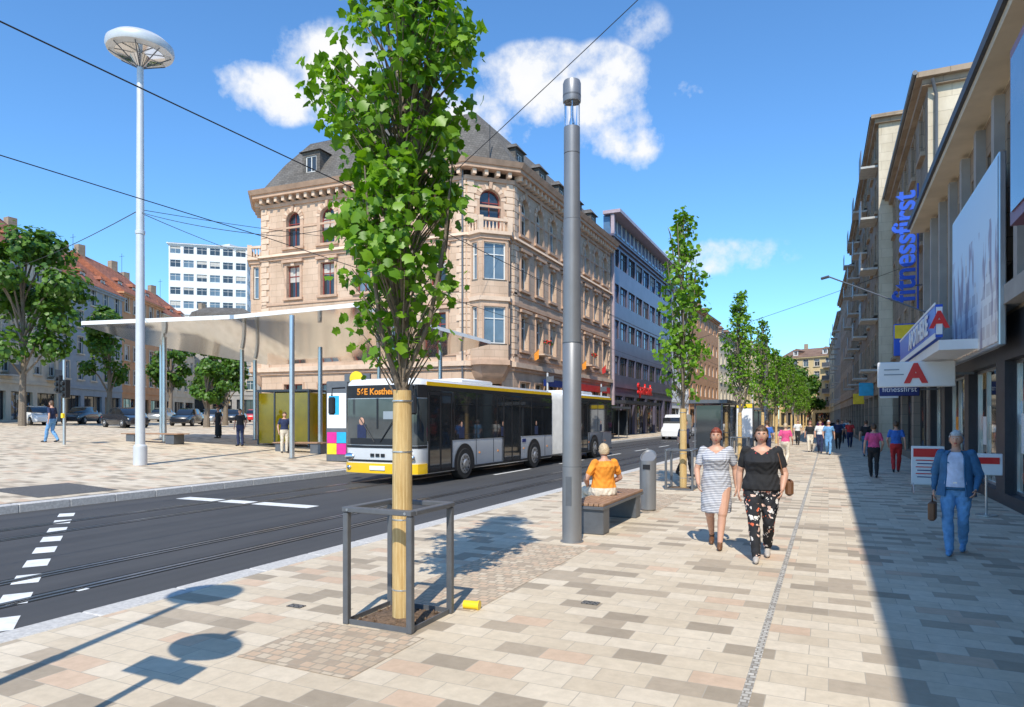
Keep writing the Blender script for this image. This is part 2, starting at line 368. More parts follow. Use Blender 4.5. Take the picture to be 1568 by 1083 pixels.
# ------------------------------------------------------------------ ground, road
RZ = -.06
mb = MB()
prof = [(-600, 3.97), (-67, 1.47), (-30.5, .77), (-14.8, .07), (-14.7, RZ - .03), (-6.1, RZ - .03), (600, RZ - .03)]
ys = [-300, 900]
vs = [(x, y, z) for y in ys for x, z in prof]; n = len(prof)
mb.add(vs, [(i, i + 1, i + 1 + n, i + n) for i in range(n - 1)], 'grass_ground'); mb.build('ground', recalc=False)
mb = MB()
mb.add([(-14.5, -60, RZ), (-6.3, -60, RZ), (-6.3, 300, RZ), (-14.5, 300, RZ)], [(0, 1, 2, 3)], 'asphalt'); mb.build('road', recalc=False)
mb = MB()
mb.add([(-6.0, -30, 0), (40, -30, 0), (40, 300, 0), (-6.0, 300, 0)], [(0, 1, 2, 3)], 'pave'); mb.build('pavement', recalc=False)
def kerb(x0, x1, y0, y1, z0, z1, nm, mt='granite', step=1.0):
    mb = MB(); y = y0
    while y < y1:
        e = min(y + step, y1)
        mb.rbox(((x0 + x1) / 2, (y + e) / 2, (z0 + z1) / 2), (abs(x1 - x0), e - y - .008, z1 - z0), mt, 0, .012)
        y = e
    return mb.build(nm)
kerb(-6.3, -6.0, -6, 60, -.2, .005, 'kerb')
kerb(-6.3, -6.0, 60, 200, -.2, .005, 'kerb', step=10)
kerb(-14.8, -14.5, -6, 60, -.2, .105, 'kerb')
kerb(-14.8, -14.5, 60, 200, -.2, .105, 'kerb', step=10)
def sheet(x0, x1, y0, y1, m, dz, name=None, mb=None):
    own = mb is None
    if own: mb = MB()
    xs = [x for x in (-67, -30.5) if x0 < x < x1]; xs = [x0] + xs + [x1]
    vs = [(x, y, (zg(x) if x < -14.5 else 0) + dz) for y in (y0, y1) for x in xs]; n = len(xs)
    mb.add(vs, [(i, i + 1, i + 1 + n, i + n) for i in range(n - 1)], m)
    if own: mb.build(name, recalc=False)
sheet(-120, -14.79, -60, 300, 'pave', 0, 'plaza')
mb = MB()
def skew(o, y): return (-41 - o - (y - 10) * .62)
pts = []
for y in (-20, 34, 90, 180):
    pts.append((skew(0, y), y, zg(skew(0, y)) + .006)); pts.append((skew(12, y), y, zg(skew(12, y)) + .012))
mb.add(pts, [(0, 1, 3, 2), (2, 3, 5, 4), (4, 5, 7, 6)], 'asphalt'); mb.build('side_road', recalc=False)
for i, x in enumerate((-7.5, -8.5, -11.5, -12.5)):
    mb = MB()
    mb.box((x, 100, RZ + .001), (.06, 300, .01), 'rail'); mb.box((x + .06, 100, RZ + .0005), (.055, 300, .008), 'groove')
    mb.box((x + .115, 100, RZ + .001), (.045, 300, .006), 'rail')
    mb.box((x - .06, 100, RZ + .0006), (.05, 300, .006), 'groove'); mb.box((x + .165, 100, RZ + .0006), (.04, 300, .006), 'groove')
    mb.build('tram_rail')
mb = MB()
Zm = RZ + .004
a0 = Vector((-6.77, 3.57)); a1 = Vector((-13.9, 8.6)); t = (a1 - a0).normalized(); nn = Vector((t.y, -t.x)); L = (a1 - a0).length
k = 0
while k * 1.0 < L:
    c = a0 + t * (k * 1.0); hw = .13
    mb.quad([(*(c - t * .25 - nn * hw), Zm), (*(c + t * .25 - nn * hw), Zm), (*(c + t * .25 + nn * hw), Zm), (*(c - t * .25 + nn * hw), Zm)], 'paint'); k += 1
mb.quad([(-13.7, 10.9, Zm), (-9.8, 10.9, Zm), (-9.8, 11.3, Zm), (-13.7, 11.3, Zm)], 'paint')
for y in range(20, 120, 6): mb.quad([(-10.06, y, Zm), (-9.94, y, Zm), (-9.94, y + 3, Zm), (-10.06, y + 3, Zm)], 'paint')
mb.quad([(-7.45, 4.62, Zm), (-7.3, 4.62, Zm), (-7.3, 4.74, Zm), (-7.45, 4.74, Zm)], 'paint')
mb.build('road_markings', recalc=False)
mb = MB(); mb.quad([(-.515, -10, .004), (-.455, -10, .004), (-.455, 120, .004), (-.515, 120, .004)], 'drain'); mb.build('drainage_channel', recalc=False)
mb = MB()
for y0, y1 in ((3.75, 4.72), (5.55, 9.0), (12.9, 16.2), (18.6, 22), (25, 28.5)):
    mb.quad([(-4.05, y0, .004), (-3.0, y0, .004), (-3.0, y1, .004), (-4.05, y1, .004)], 'cobble')
mb.build('cobblestone_strip', recalc=False)
for loc, sx, sy, z in (((-4.62, 5.0), .11, .06, .005), ((-2.1, 6.3), .11, .07, .005)):
    mb = MB(); mb.box((loc[0], loc[1], z), (sx * 1.5, sy * 1.5, .006), 'grate'); mb.build('drain_cover')
mb = MB(); x, y = -17.0, 9.6
mb.quad([(x, y - .9, zg(x) + .005), (x + 1.9, y - .9, zg(x + 1.9) + .005), (x + 1.9, y + .9, zg(x + 1.9) + .005), (x, y + .9, zg(x) + .005)], 'grate'); mb.build('manhole_grate', recalc=False)

# ------------------------------------------------------------------ facades
def loop(op):
    u, v, w, h = op['u'], op['v'], op['w'], op['h']; a, b = u - w / 2, u + w / 2
    if op.get('arch'):
        r = w / 2; sp = v + h - r; pts = [(a, v), (b, v)]
        for k in range(9):
            an = math.pi * k / 8; pts.append((u + r * math.cos(an), sp + r * math.sin(an)))
        return pts
    return [(a, v), (b, v), (b, v + h), (a, v + h)]
def grow(op, o):
    q = dict(op); q['w'] = op['w'] + 2 * o; q['h'] = op['h'] + o * (2 if not o > 0 else 1)
    if o < 0: q['v'] = op['v'] - o
    return loop(q)
def facade(mb, p0, p1, z0, z1, ops, wm, gm=('glass',), fm='frame_white', tm=None, reveal=.22, rnd=random):
    p0 = Vector(p0); p1 = Vector(p1); t = p1 - p0; L = t.length; t /= L; n = Vector((t.y, -t.x))
    def W(u, v, o=0): return (p0.x + t.x * u + n.x * o, p0.y + t.y * u + n.y * o, v)
    loops = [[(0, z0), (L, z0), (L, z1), (0, z1)]] + [loop(o) for o in ops]
    tri = tessellate_polygon([[Vector((u, v, 0)) for u, v in lp] for lp in loops])
    flat = [p for lp in loops for p in lp]
    mb.add([W(u, v) for u, v in flat], tri, wm)
    for op in ops:
        lp = loop(op); m = len(lp); rv = op.get('rev', reveal)
        mb.loft([[W(u, v, 0) for u, v in lp], [W(u, v, -rv) for u, v in lp]], wm, cap=False)
        g = rnd.choice(gm)
        mb.quad([W(u, v, -rv) for u, v in lp], g)
        ins = grow(op, -op.get('fw', .07)); o1 = -rv + .05
        if len(ins) == m:
            mb.loft([[W(u, v, o1) for u, v in lp], [W(u, v, o1) for u, v in ins]], fm, cap=False)
            mb.loft([[W(u, v, o1) for u, v in ins], [W(u, v, -rv) for u, v in ins]], fm, cap=False)
        fwd = op.get('fw', .07)
        def bar(u0, u1, v0, v1, oa, ob, mt):
            P = [W(u0, v0, oa), W(u1, v0, oa), W(u1, v1, oa), W(u0, v1, oa), W(u0, v0, ob), W(u1, v0, ob), W(u1, v1, ob), W(u0, v1, ob)]
            mb.add(P, [(0, 3, 2, 1), (4, 5, 6, 7), (0, 1, 5, 4), (1, 2, 6, 5), (2, 3, 7, 6), (3, 0, 4, 7)], mt)
        for k in range(op.get('mul', 1)):
            uu = op['u'] - op['w'] / 2 + op['w'] * (k + 1) / (op.get('mul', 1) + 1)
            bar(uu - .03, uu + .03, op['v'] + fwd, op['v'] + op['h'] - fwd, -rv + .001, -rv + .045, fm)
        if op.get('tr', True):
            vv = op['v'] + op['h'] * .68
            bar(op['u'] - op['w'] / 2 + fwd, op['u'] + op['w'] / 2 - fwd, vv - .03, vv + .03, -rv + .001, -rv + .048, fm)
        if op.get('blind') and rnd.random() < op['blind']:
            hb = op['h'] * rnd.uniform(.15, .6); top = op['v'] + op['h'] - (op['w'] / 2 if op.get('arch') else 0) - .07
            bar(op['u'] - op['w'] / 2 + fwd, op['u'] + op['w'] / 2 - fwd, max(op['v'] + .1, top - hb), top, -rv + .002, -rv + .02, 'blind')
        if tm:
            sw = op.get('sur', 0)
            if sw:
                out = grow(op, sw)
                mb.loft([[W(u, v, .0) for u, v in lp], [W(u, v, .06) for u, v in lp], [W(u, v, .06) for u, v in out], [W(u, v, 0) for u, v in out]], tm, cap=False)
            if op.get('arch') and sw:      # voussoirs and keystone
                r0 = op['w'] / 2 + .02; sp = op['v'] + op['h'] - op['w'] / 2
                for k in range(11):
                    r1 = op['w'] / 2 + sw + (.16 if k == 5 else .05); a0_ = math.pi * (k + .12) / 11; a1_ = math.pi * (k + .88) / 11; oo = .16 if k == 5 else .085
                    q = [(op['u'] + r * math.cos(a_), sp + r * math.sin(a_)) for r, a_ in ((r0, a0_), (r1, a0_), (r1, a1_), (r0, a1_))]
                    mb.loft([[W(u, v, .01) for u, v in q], [W(u, v, oo) for u, v in q]], 'sand_light' if k % 2 == 0 else tm)
            if op.get('sill'):
                bar(op['u'] - op['w'] / 2 - sw - .08, op['u'] + op['w'] / 2 + sw + .08, op['v'] - .16, op['v'] - .002, -.05, .16, tm)
            if op.get('lint'):
                bar(op['u'] - op['w'] / 2 - sw - .12, op['u'] + op['w'] / 2 + sw + .12, op['v'] + op['h'] + sw + .02, op['v'] + op['h'] + sw + .2, -.0, .22, tm)
                bar(op['u'] - .14, op['u'] + .14, op['v'] + op['h'] - .02, op['v'] + op['h'] + sw + .015, .0, .13, 'sand_light')
def offset_path(path, o, closed=False):
    out = []; N = len(path)
    for i in range(N):
        p = Vector(path[i])
        def nrm(a, b):
            t = (Vector(b) - Vector(a)).normalized(); return Vector((t.y, -t.x))
        if closed: n1 = nrm(path[i - 1], path[i]); n2 = nrm(path[i], path[(i + 1) % N])
        else:
            n1 = nrm(path[i - 1], path[i]) if i > 0 else None; n2 = nrm(path[i], path[i + 1]) if i < N - 1 else None
            n1 = n1 or n2; n2 = n2 or n1
        b = (n1 + n2); b /= max(.3, b.dot(n1)) if b.length > 0 else 1
        out.append(p + b * o)
    return out
def band(mb, path, z0, z1, o, m, inner=-.02, top_o=None):
    a = offset_path(path, inner); b = offset_path(path, o); c = offset_path(path, top_o if top_o is not None else o); N = len(path)
    vs = [(*p, z0) for p in a] + [(*p, z0) for p in b] + [(*p, z1) for p in c] + [(*p, z1) for p in a]
    fs = [(r * N + i, r * N + i + 1, (r + 1) * N + i + 1, (r + 1) * N + i) for r in range(3) for i in range(N - 1)]
    fs += [(0, N, 2 * N, 3 * N), (N - 1, 2 * N - 1, 3 * N - 1, 4 * N - 1)]
    mb.add(vs, fs, m)
def modillions(mb, path, z0, z1, o0, o1, w, sp, m):
    for a, b in zip(path, path[1:]):
        a = Vector(a); b = Vector(b); t = b - a; L = t.length; t /= L; n = Vector((t.y, -t.x)); k = int(L / sp)
        if k < 1: continue
        for i in range(k):
            c = a + t * ((i + .5) * L / k) + n * ((o0 + o1) / 2)
            mb.box((c.x, c.y, (z0 + z1) / 2), (w, o1 - o0, z1 - z0), m, math.atan2(t.y, t.x))

# ------------------------------------------------------------------ corner building
E = empty('corner_sandstone_building')
path = [(-37.4, 52), (-37.4, 37.2), (-35.2, 34.8), (-19.6, 35.5), (-17.5, 37.6), (-17.5, 58)]
mb = MB(); gl = ('glass', 'glass', 'glass2', 'glass')
def storey(z0, z1, v, h, w, **kw):
    segs = list(zip(path, path[1:]))
    cols = [[2.5, 5.5, 8.5, 11.5], [1.63], [2.7, 5.5, 8.3, 11.1, 13.7], [1.48], [1.7 + 2.43 * i for i in range(8)]]
    for i, (a, b) in enumerate(segs):
        ops = []
        for u in cols[i]:
            ww = 1.5 if i == 3 and not kw.get('arch') else (1.35 if i == 3 else w)
            q = dict(u=u, v=v, h=h, w=ww); q.update(kw)
            ops.append(q)
        facade(mb, a, b, z0, z1, ops, 'sand', gl, 'frame_red' if i != 4 else 'frame_white', 'sand_trim', .28)
storey(-.3, 5.0, .9, 3.2, 1.55, sur=.12, tr=True)
storey(5.0, 8.9, 6.1, 2.15, 1.1, sur=.18, sill=True, lint=True, blind=.3)
storey(8.9, 12.8, 9.9, 2.15, 1.1, sur=.18, sill=True, lint=True, blind=.3)
storey(12.8, 16.3, 13.3, 2.35, 1.15, sur=.26, sill=True, arch=True, blind=.2)
mb.build('walls_and_windows', E, recalc=False)
mb = MB()
band(mb, path, 4.75, 4.95, .12, 'sand_trim'); band(mb, path, 4.953, 5.25, .26, 'sand_light')
band(mb, path, 8.75, 8.95, .12, 'sand_trim')
band(mb, path, 12.5, 12.72, .13, 'sand_trim'); band(mb, path, 12.723, 12.9, .28, 'sand_light', top_o=.2)
band(mb, path, 5.6, 5.75, .07, 'sand_trim'); band(mb, path, 9.45, 9.58, .07, 'sand_trim'); band(mb, path, .4, .7, .08, 'sand_trim')
band(mb, path, 14.55, 14.68, .05, 'sand_trim')
band(mb, path, 16.1, 16.35, .12, 'sand_trim'); modillions(mb, path, 16.36, 16.68, .0, .48, .22, .62, 'sand_light')
band(mb, path, 16.69, 16.92, .62, 'sand_trim'); band(mb, path, 16.923, 17.2, .72, 'sand_trim', top_o=.9)
mb.build('cornices', E)
mb = MB()
for (a, b) in zip(path[1:], path[2:]):
    a = Vector(a); b = Vector(b); t = (b - a).normalized(); n = Vector((t.y, -t.x)); ang = math.atan2(t.y, t.x)
    for e, s in ((a, 1), (b, -1)):
        for z0, z1 in ((5.26, 8.74), (8.96, 12.49), (12.91, 16.09)):
            z = z0; kk = 0
            while z < z1 - .2:
                w = .62 if kk % 2 == 0 else .42
                c = e + t * s * (w / 2 + .03) + n * .02
                mb.box((c.x, c.y, z + .19), (w, .1, .36), 'sand_light', ang); z += .4; kk += 1
mb.build('quoins', E)
def oriel(a, b, proj, z0, z1, w):
    a = Vector(a); b = Vector(b); t = (b - a).normalized(); n = Vector((t.y, -t.x)); L = (b - a).length
    P = [a + t * .18, a + t * .62 + n * proj, b - t * .62 + n * proj, b - t * .18]
    mb = MB()
    for z, vz in ((z0, z0 + .95), (z0 + 3.85, z0 + 4.75)):
        zt = z + 3.85 if z == z0 else z1
        for i in range(3):
            l = (P[i + 1] - P[i]).length
            o = dict(u=l / 2, v=vz, w=(w if i == 1 else .42), h=2.2, sur=.09 if i == 1 else .04, mul=0 if i != 1 else 1, tr=True)
            facade(mb, P[i], P[i + 1], z, zt, [o], 'sand', ('glass2',), 'frame_white', 'sand_trim', .12)
    band(mb, P, z0 - .3, z0 - .003, .12, 'sand_trim', inner=-.6); band(mb, P, z0 + 3.5, z0 + 3.75, .12, 'sand_light'); band(mb, P, z1 - .25, z1, .1, 'sand_trim'); band(mb, P, z1 + .003, z1 + .2, .25, 'sand_light', inner=-1.2)
    rings = []
    for k in range(6):
        f = 1 - k / 5.0; g = f ** .6
        Q = [a + t * (.18 + .6 * (1 - g)), a + t * (.62 + .5 * (1 - g)) + n * proj * g, b - t * (.62 + .5 * (1 - g)) + n * proj * g, b - t * (.18 + .6 * (1 - g))]
        rings.append([(*q, z0 - .3 - 1.1 * (k / 5)) for q in Q])
    mb.loft(rings, 'sand_trim')
    zb = z1 + .2; Q = offset_path(P, .08)
    for i in range(3):
        l = (Q[i + 1] - Q[i]).length; tt = (Q[i + 1] - Q[i]).normalized(); k = max(2, int(l / .22))
        for j in range(k):
            c = Q[i] + tt * ((j + .5) * l / k)
            mb.lathe([(.05, 0), (.075, .2), (.035, .42), (.06, .6)], (c.x, c.y, zb), 'sand_light', 6)
    band(mb, [tuple(q) for q in Q], zb + .6, zb + .76, .1, 'sand_light', inner=-.12)
    for q in Q[1:3]: mb.box((q.x, q.y, zb + .42), (.3, .3, .84), 'sand_light', math.atan2(t.y, t.x))
    mb.build('oriel_bay', E, recalc=False)
oriel(path[3], path[4], .85, 5.3, 12.7, 1.35)
oriel(path[1], path[2], .75, 5.3, 12.7, 1.1)
mb = MB(); rf = random.Random(5)
for u in (4.1, 9.0, 13.9):
    mb.box((-17.1, 37.6 + u, 6.0), (.6, 1.5, .08), 'sand_light')
    for j in range(7): mb.tube([(-16.9, 37.6 + u - .65 + j * .22, 6.04), (-16.9, 37.6 + u - .65 + j * .22, 6.85)], .015, 'black', 5)
    mb.box((-16.9, 37.6 + u, 6.87), (.06, 1.5, .05), 'black')
    for j in range(26): mb.ell((-16.85 + rf.uniform(-.06, .08), 37.6 + u + rf.uniform(-.7, .7), 6.85 + rf.uniform(-.15, .15)), (.06, .06, .05), 'red_paint' if j % 2 else 'leaf_dark', 6, 4)
for u, c in ((2.2, 'c_orange'), (11.5, 'c_orange'), (16.5, 'c_red')):
    mb.tube([(-17.45, 37.6 + u, 5.6), (-16.7, 37.6 + u, 6.25)], .018, 'wood', 5); mb.quad([(-16.7, 37.6 + u, 6.25), (-17.05, 37.6 + u, 5.94), (-17.02, 37.62 + u, 5.5), (-16.72, 37.57 + u, 5.6)], c)
mb.build('balconies', E)
fp = [(-37.4, 56), (-37.4, 37.2), (-35.2, 34.8), (-19.6, 35.5), (-17.5, 37.6), (-17.5, 58), (-31, 58)]
mb = MB(); rings = []
for o, z in ((.7, 17.2), (.1, 17.3), (-1.5, 19.6), (-3.2, 21.6), (-3.5, 21.75), (-7.5, 22.6)):
    rings.append([(*p, z) for p in offset_path(fp, o, True)])
mb.loft(rings, 'slate'); mb.build('mansard_roof', E)
def dormer(parent, p, n, z, w=1.2, h=1.5, d=2.2, rm='slate', wm='sand_light'):
    n = Vector(n).normalized(); t = Vector((-n.y, n.x)); p = Vector(p)
    mb = MB()
    a = p - t * w / 2; b = p + t * w / 2
    facade(mb, a, b, z, z + h, [dict(u=w / 2, v=z + .3, w=w * .62, h=h * .65, tr=False)], wm, ('glass',), 'frame_white', None, .1)
    for q in (a, b):
        mb.quad([(*q, z), (*(q - n * d), z), (*(q - n * d), z + h), (*q, z + h)], rm)
    ov = .18
    A = a - t * ov + n * ov; B = b + t * ov + n * ov; C = b + t * ov - n * d; D = a - t * ov - n * d; m1 = p + n * .0; m2 = p - n * d
    z2 = z + h
    mb.add([(*A, z2), (*B, z2), (*C, z2), (*D, z2), (*(m1 - n * .25), z2 + .55), (*m2, z2 + .55)], [(0, 1, 2, 3), (0, 1, 4), (1, 2, 5, 4), (2, 3, 5), (3, 0, 4, 5)], rm)
    mb.build('dormer', parent, recalc=False)
for u in (3.6, 11.5): dormer(E, (-35.2 + u, 35.6), (0, -1), 18.1, 1.5, 1.7, wm='slate')
for u in (2.5, 6.4, 10.2, 14.1, 17.8): dormer(E, (-18.2, 37.6 + u), (1, 0), 17.7, 1.3, 1.5, wm='slate')
mb = MB(); mb.tube([(-18.6, 36.6, 17), (-18.6, 36.6, 19.6)], .03, 'black', 5)
for a, b in (((-36.2, 36.0), 16.9), ((-17.35, 57.7), 16.9), ((-19.8, 35.35), 16.9)): mb.tube([(*a, 0), (*a, b)], .06, 'steel_paint', 8)
mb.build('downpipes', E)
mb = MB()
mb.box((-17.2, 52, 4.2), (.25, 9, .5), 'red_paint'); mb.box((-17.2, 44, 4.2), (.2, 4, .45), 'navy'); mb.build('shop_fascia', E)

# ------------------------------------------------------------------ generic buildings
def building(name, p0, p1, depth, z0, ze, nf, ncol, wm, gf=4.2, ww=1.2, wh=1.7, roof='gable', rh=4, rm='tile_red', fm='frame_white', tm=None, gm=('glass', 'glass', 'glass2'), ends=False, shop=True, seed=1, dorm=0, band_m=None, mulN=1, em=None, balc=False):
    rnd = random.Random(seed); E = empty(name)
    p0 = Vector(p0); p1 = Vector(p1); t = p1 - p0; L = t.length; t /= L; n = Vector((t.y, -t.x))
    mb = MB(); fh = (ze - gf - z0) / nf; zf = z0 + gf
    ops = []
    if shop:
        k = max(1, int(L / 4))
        for i in range(k): ops.append(dict(u=(i + .5) * L / k, v=z0 + .3, w=L / k - .8, h=gf - 1.3, mul=2, tr=False))
    facade(mb, p0, p1, z0 - .5, zf, ops, wm, ('glass', 'glass_shop'), 'frame_dark', None, .3, rnd)
    for f in range(nf):
        za = zf + f * fh; ops = [dict(u=(i + .5) * L / ncol, v=za + fh * .28, w=ww, h=wh, blind=.3, sur=.1 if tm else 0, sill=bool(tm), mul=mulN) for i in range(ncol)]
        facade(mb, p0, p1, za, za + fh, ops, wm, gm, fm, tm, .18, rnd)
        if balc:
            for i in range(1, ncol, 3):
                c = p0 + t * ((i + .5) * L / ncol) + n * .45; an = math.atan2(t.y, t.x)
                mb.box((c.x, c.y, za + fh * .14), (2.0, .88, .12), 'concrete', an); c2 = c + n * .42; mb.box((c2.x, c2.y, za + fh * .14 + .56), (2.0, .04, .95), 'steel_paint', an)
    b0 = p0 - n * depth; b1 = p1 - n * depth
    for (a, b) in ((p1, b1), (b1, b0), (b0, p0)):
        l = (b - a).length
        ops = []
        if ends and abs(l - depth) < .01:
            k = max(2, int(l / 3.5))
            for f in range(nf):
                za = zf + f * fh
                ops += [dict(u=(i + .5) * l / k, v=za + fh * .28, w=ww, h=wh, blind=.3) for i in range(k)]
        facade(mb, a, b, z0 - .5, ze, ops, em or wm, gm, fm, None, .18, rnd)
    mb.build('walls_and_windows', E, recalc=False)
    mb = MB(); pth = [tuple(b0), tuple(p0), tuple(p1), tuple(b1)]
    band(mb, pth, ze - .35, ze - .1, .2, band_m or wm); band(mb, pth, ze - .097, ze + .1, .4, band_m or wm)
    band(mb, pth, zf - .25, zf + .05, .12, band_m or wm)
    mb.build('cornice', E)
    mb = MB(); o = .45
    A = p0 + n * o - t * .1; B = p1 + n * o + t * .1; C = b1 - n * o + t * .1; D = b0 - n * o - t * .1; zz = ze + .1
    mid0 = (A + D) / 2; mid1 = (B + C) / 2
    if roof == 'gable':
        vs = [(*A, zz), (*B, zz), (*C, zz), (*D, zz), (*mid0, zz + rh), (*mid1, zz + rh)]
        mb.add(vs, [(0, 1, 5, 4), (2, 3, 4, 5), (1, 2, 5), (3, 0, 4)], rm); mb.build('roof', E)
    elif roof == 'hip':
        m0 = mid0 + t * depth * .4; m1 = mid1 - t * min(depth * .4, L * .4)
        vs = [(*A, zz), (*B, zz), (*C, zz), (*D, zz), (*m0, zz + rh), (*m1, zz + rh)]
        mb.add(vs, [(0, 1, 5, 4), (2, 3, 4, 5), (1, 2, 5), (3, 0, 4)], rm); mb.build('roof', E)
    elif roof == 'mansard':
        fpp = [tuple(A), tuple(B), tuple(C), tuple(D)]; rings = [[(*p, z) for p in offset_path(fpp, oo, True)] for oo, z in ((0, zz), (-1.4, zz + rh * .75), (-3.5, zz + rh))]
        mb.loft(rings, rm); mb.build('roof', E)
    else:
        mb.add([(*A, zz), (*B, zz), (*C, zz), (*D, zz)], [(0, 1, 2, 3)], 'grey_render')
        for q in (p0 * .3 + b1 * .7,): mb.box((q.x, q.y, zz + 1.2), (3, 3, 2.4), wm)
        mb.build('roof', E)
    for i in range(dorm):
        c = p0 + t * ((i + .5) * L / dorm) - n * 1.2; dormer(E, c, n, ze + .5, 1.2, 1.3, 3, rm, 'frame_white')
    if roof != 'flat':
        mb = MB()
        for f in (.15, .85):
            q = mid0 * (1 - f) + mid1 * f; mb.box((q.x, q.y, zz + rh + .2), (.9, .9, 1.8), 'brown_stone')
        mb.tube([(q.x + 2, q.y, zz + rh - 1), (q.x + 2, q.y, zz + rh + 2)], .03, 'black', 4); mb.tube([(q.x + 1.5, q.y, zz + rh + 1.6), (q.x + 2.5, q.y, zz + rh + 1.6)], .02, 'black', 4)
        mb.build('chimneys', E)
    return E

EV = building('violet_glass_office_building', (-17.5, 58.05), (-17.5, 84), 14, -.1, 18.0, 4, 9, 'purple', gf=5, ww=2.5, wh=1.7, roof='flat', fm='frame_dark', gm=('glassblue', 'glassblue', 'glass'), seed=3, mulN=2)
mb = MB(); mb.box((-18.0, 71, 19.0), (.6, 25, 2.0), 'glassblue'); mb.box((-17.4, 71, 20.15), (1.6, 26, .3), 'pinkgrey'); mb.box((-17.36, 58.3, 11.5), (.3, .3, 17), 'pinkgrey')
for i in range(17): mb.box((-17.66, 59.2 + i * 1.5, 19.0), (.08, .08, 1.95), 'white')
mb.build('glazed_top_storey', EV)
text('Sparbank', 1.5, (-16.4, 66, 4.6), (0, 1, 0), (0, 0, 1), 'red_paint', EV, .08, name='red_lettering', bold=.02)
mb = MB(); mb.box((-16.9, 66, 3.3), (1.0, 14, .3), 'darkfascia'); mb.build('entrance_canopy', EV)
building('white_apartment_building', (-17.6, 84.05), (-17.3, 94), 14, -.1, 18.2, 4, 3, 'white_render', roof='flat', seed=4)
building('terracotta_apartment_building', (-17.2, 94.05), (-16.5, 116), 14, -.1, 17.5, 4, 7, 'orange_render', rh=3, seed=5, dorm=4, rm='tile_brown')
building('cream_apartment_building', (-16.4, 116.05), (-15, 140), 14, -.1, 16, 4, 8, 'cream_plain', rh=3, seed=6, dorm=4, tm='cream_plain', rm='tile_brown')
building('ochre_apartment_building', (-15, 140.05), (-10.5, 168), 14, -.1, 16, 4, 9, 'yellow_render', rh=3, seed=7, dorm=4, tm='cream_plain', rm='tile_brown')
building('ochre_corner_building', (-10.4, 168.5), (8, 160), 14, -.1, 15.5, 4, 8, 'yellow_render', rh=2.6, seed=8, dorm=3, tm='cream_plain', rm='tile_brown', balc=True)
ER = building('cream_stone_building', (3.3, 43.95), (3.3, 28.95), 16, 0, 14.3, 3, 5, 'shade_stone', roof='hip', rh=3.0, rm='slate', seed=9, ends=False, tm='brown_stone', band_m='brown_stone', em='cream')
mb = MB(); mb.tube([(3.55, 28.85, 9.0), (3.55, 28.85, 13.6), (3.4, 28.6, 14.1)], .06, 'steel_paint', 8); mb.tube([(2.85, 28.5, 14.38), (2.85, 44, 14.38)], .09, 'steel_paint', 8)
mb.box((6.2, 28.9, 12.1), (1.2, .12, 1.6), 'cream_plain'); mb.box((6.2, 28.82, 12.1), (.95, .06, 1.35), 'glass'); mb.build('downpipe_and_window', ER)
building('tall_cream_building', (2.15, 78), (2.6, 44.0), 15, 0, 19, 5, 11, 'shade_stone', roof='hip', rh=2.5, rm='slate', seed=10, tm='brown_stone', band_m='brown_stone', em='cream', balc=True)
building('brown_stone_building', (1.5, 104), (2.15, 78.05), 15, 0, 17.5, 5, 9, 'brown_stone', roof='gable', rh=3, rm='slate', seed=11)
building('grey_apartment_building', (.9, 132), (1.5, 104.05), 15, 0, 16.5, 5, 9, 'grey_render', roof='gable', rh=3, seed=12, rm='tile_brown', balc=True)
building('beige_apartment_building', (.2, 160), (.9, 132.05), 15, 0, 15.5, 4, 9, 'cream_plain', roof='gable', rh=3, seed=13, rm='tile_brown')

# near right shop building
E = empty('shop_building'); mb = MB()
p0, p1 = (3.3, 28.9), (3.3, -5)
def Y2u(y): return 28.9 - y
ops = [dict(u=Y2u(y), v=.25, w=w, h=2.75, mul=mm, tr=False, fw=.06) for y, w, mm in ((27, 2.6, 1), (23.3, 3.4, 2), (19.4, 3.2, 2), (15.2, 3.6, 2), (10.9, 3.4, 2), (6, 4, 2), (1, 4, 2))]
facade(mb, p0, p1, -.1, 3.9, ops, 'darkfascia', ('glass_shop', 'glass_shop'), 'alu', None, .25)
ops = [dict(u=Y2u(27.6 - i * 1.9), v=4.9, w=1.15, h=2.9, mul=0, tr=True, fw=.08) for i in range(16)]
facade(mb, p0, p1, 3.9, 8.6, ops, 'brown_stone', ('glassblue', 'glass', 'glass'), 'frame_dark', None, .3)  # upper wall in a darker stone, its shade put into the colour
mb.quad([(3.3, -5, 8.6), (3.3, 28.9, 8.6), (3.3, 28.9, 9.2), (3.3, -5, 9.2)], 'cream_plain')
mb.quad([(3.3, -5, 0), (14, -5, 0), (14, -5, 9.2), (3.3, -5, 9.2)], 'cream_plain')
mb.build('walls_and_windows', E, recalc=False)
mb = MB(); band(mb, [p0, p1], 8.62, 8.78, .58, 'cream_plain'); band(mb, [p0, p1], 8.785, 9.0, .66, 'darkfascia')
mb.quad([(2.9, -5, 9.01), (14, -5, 9.01), (14, 28.9, 9.4), (2.9, 28.9, 9.01)], 'slate')
for i in range(17): mb.box((3.22, 28.5 - i * 1.9, 6.3), (.22, .28, 4.4), 'grey_render')
mb.box((3.16, 12, 4.15), (.3, 33.5, .36), 'grey_render')
for y, w_, h_, m_ in ((20.2, .5, .7, 'white'), (18.7, .4, .55, 'sign_yellow'), (16.4, .6, .8, 'white'), (14.5, .45, .6, 'red_paint'), (24.2, .5, .7, 'c_orange'), (22.4, .5, .6, 'white')):
    mb.box((3.525, y, 1.5), (.01, w_, h_), m_)
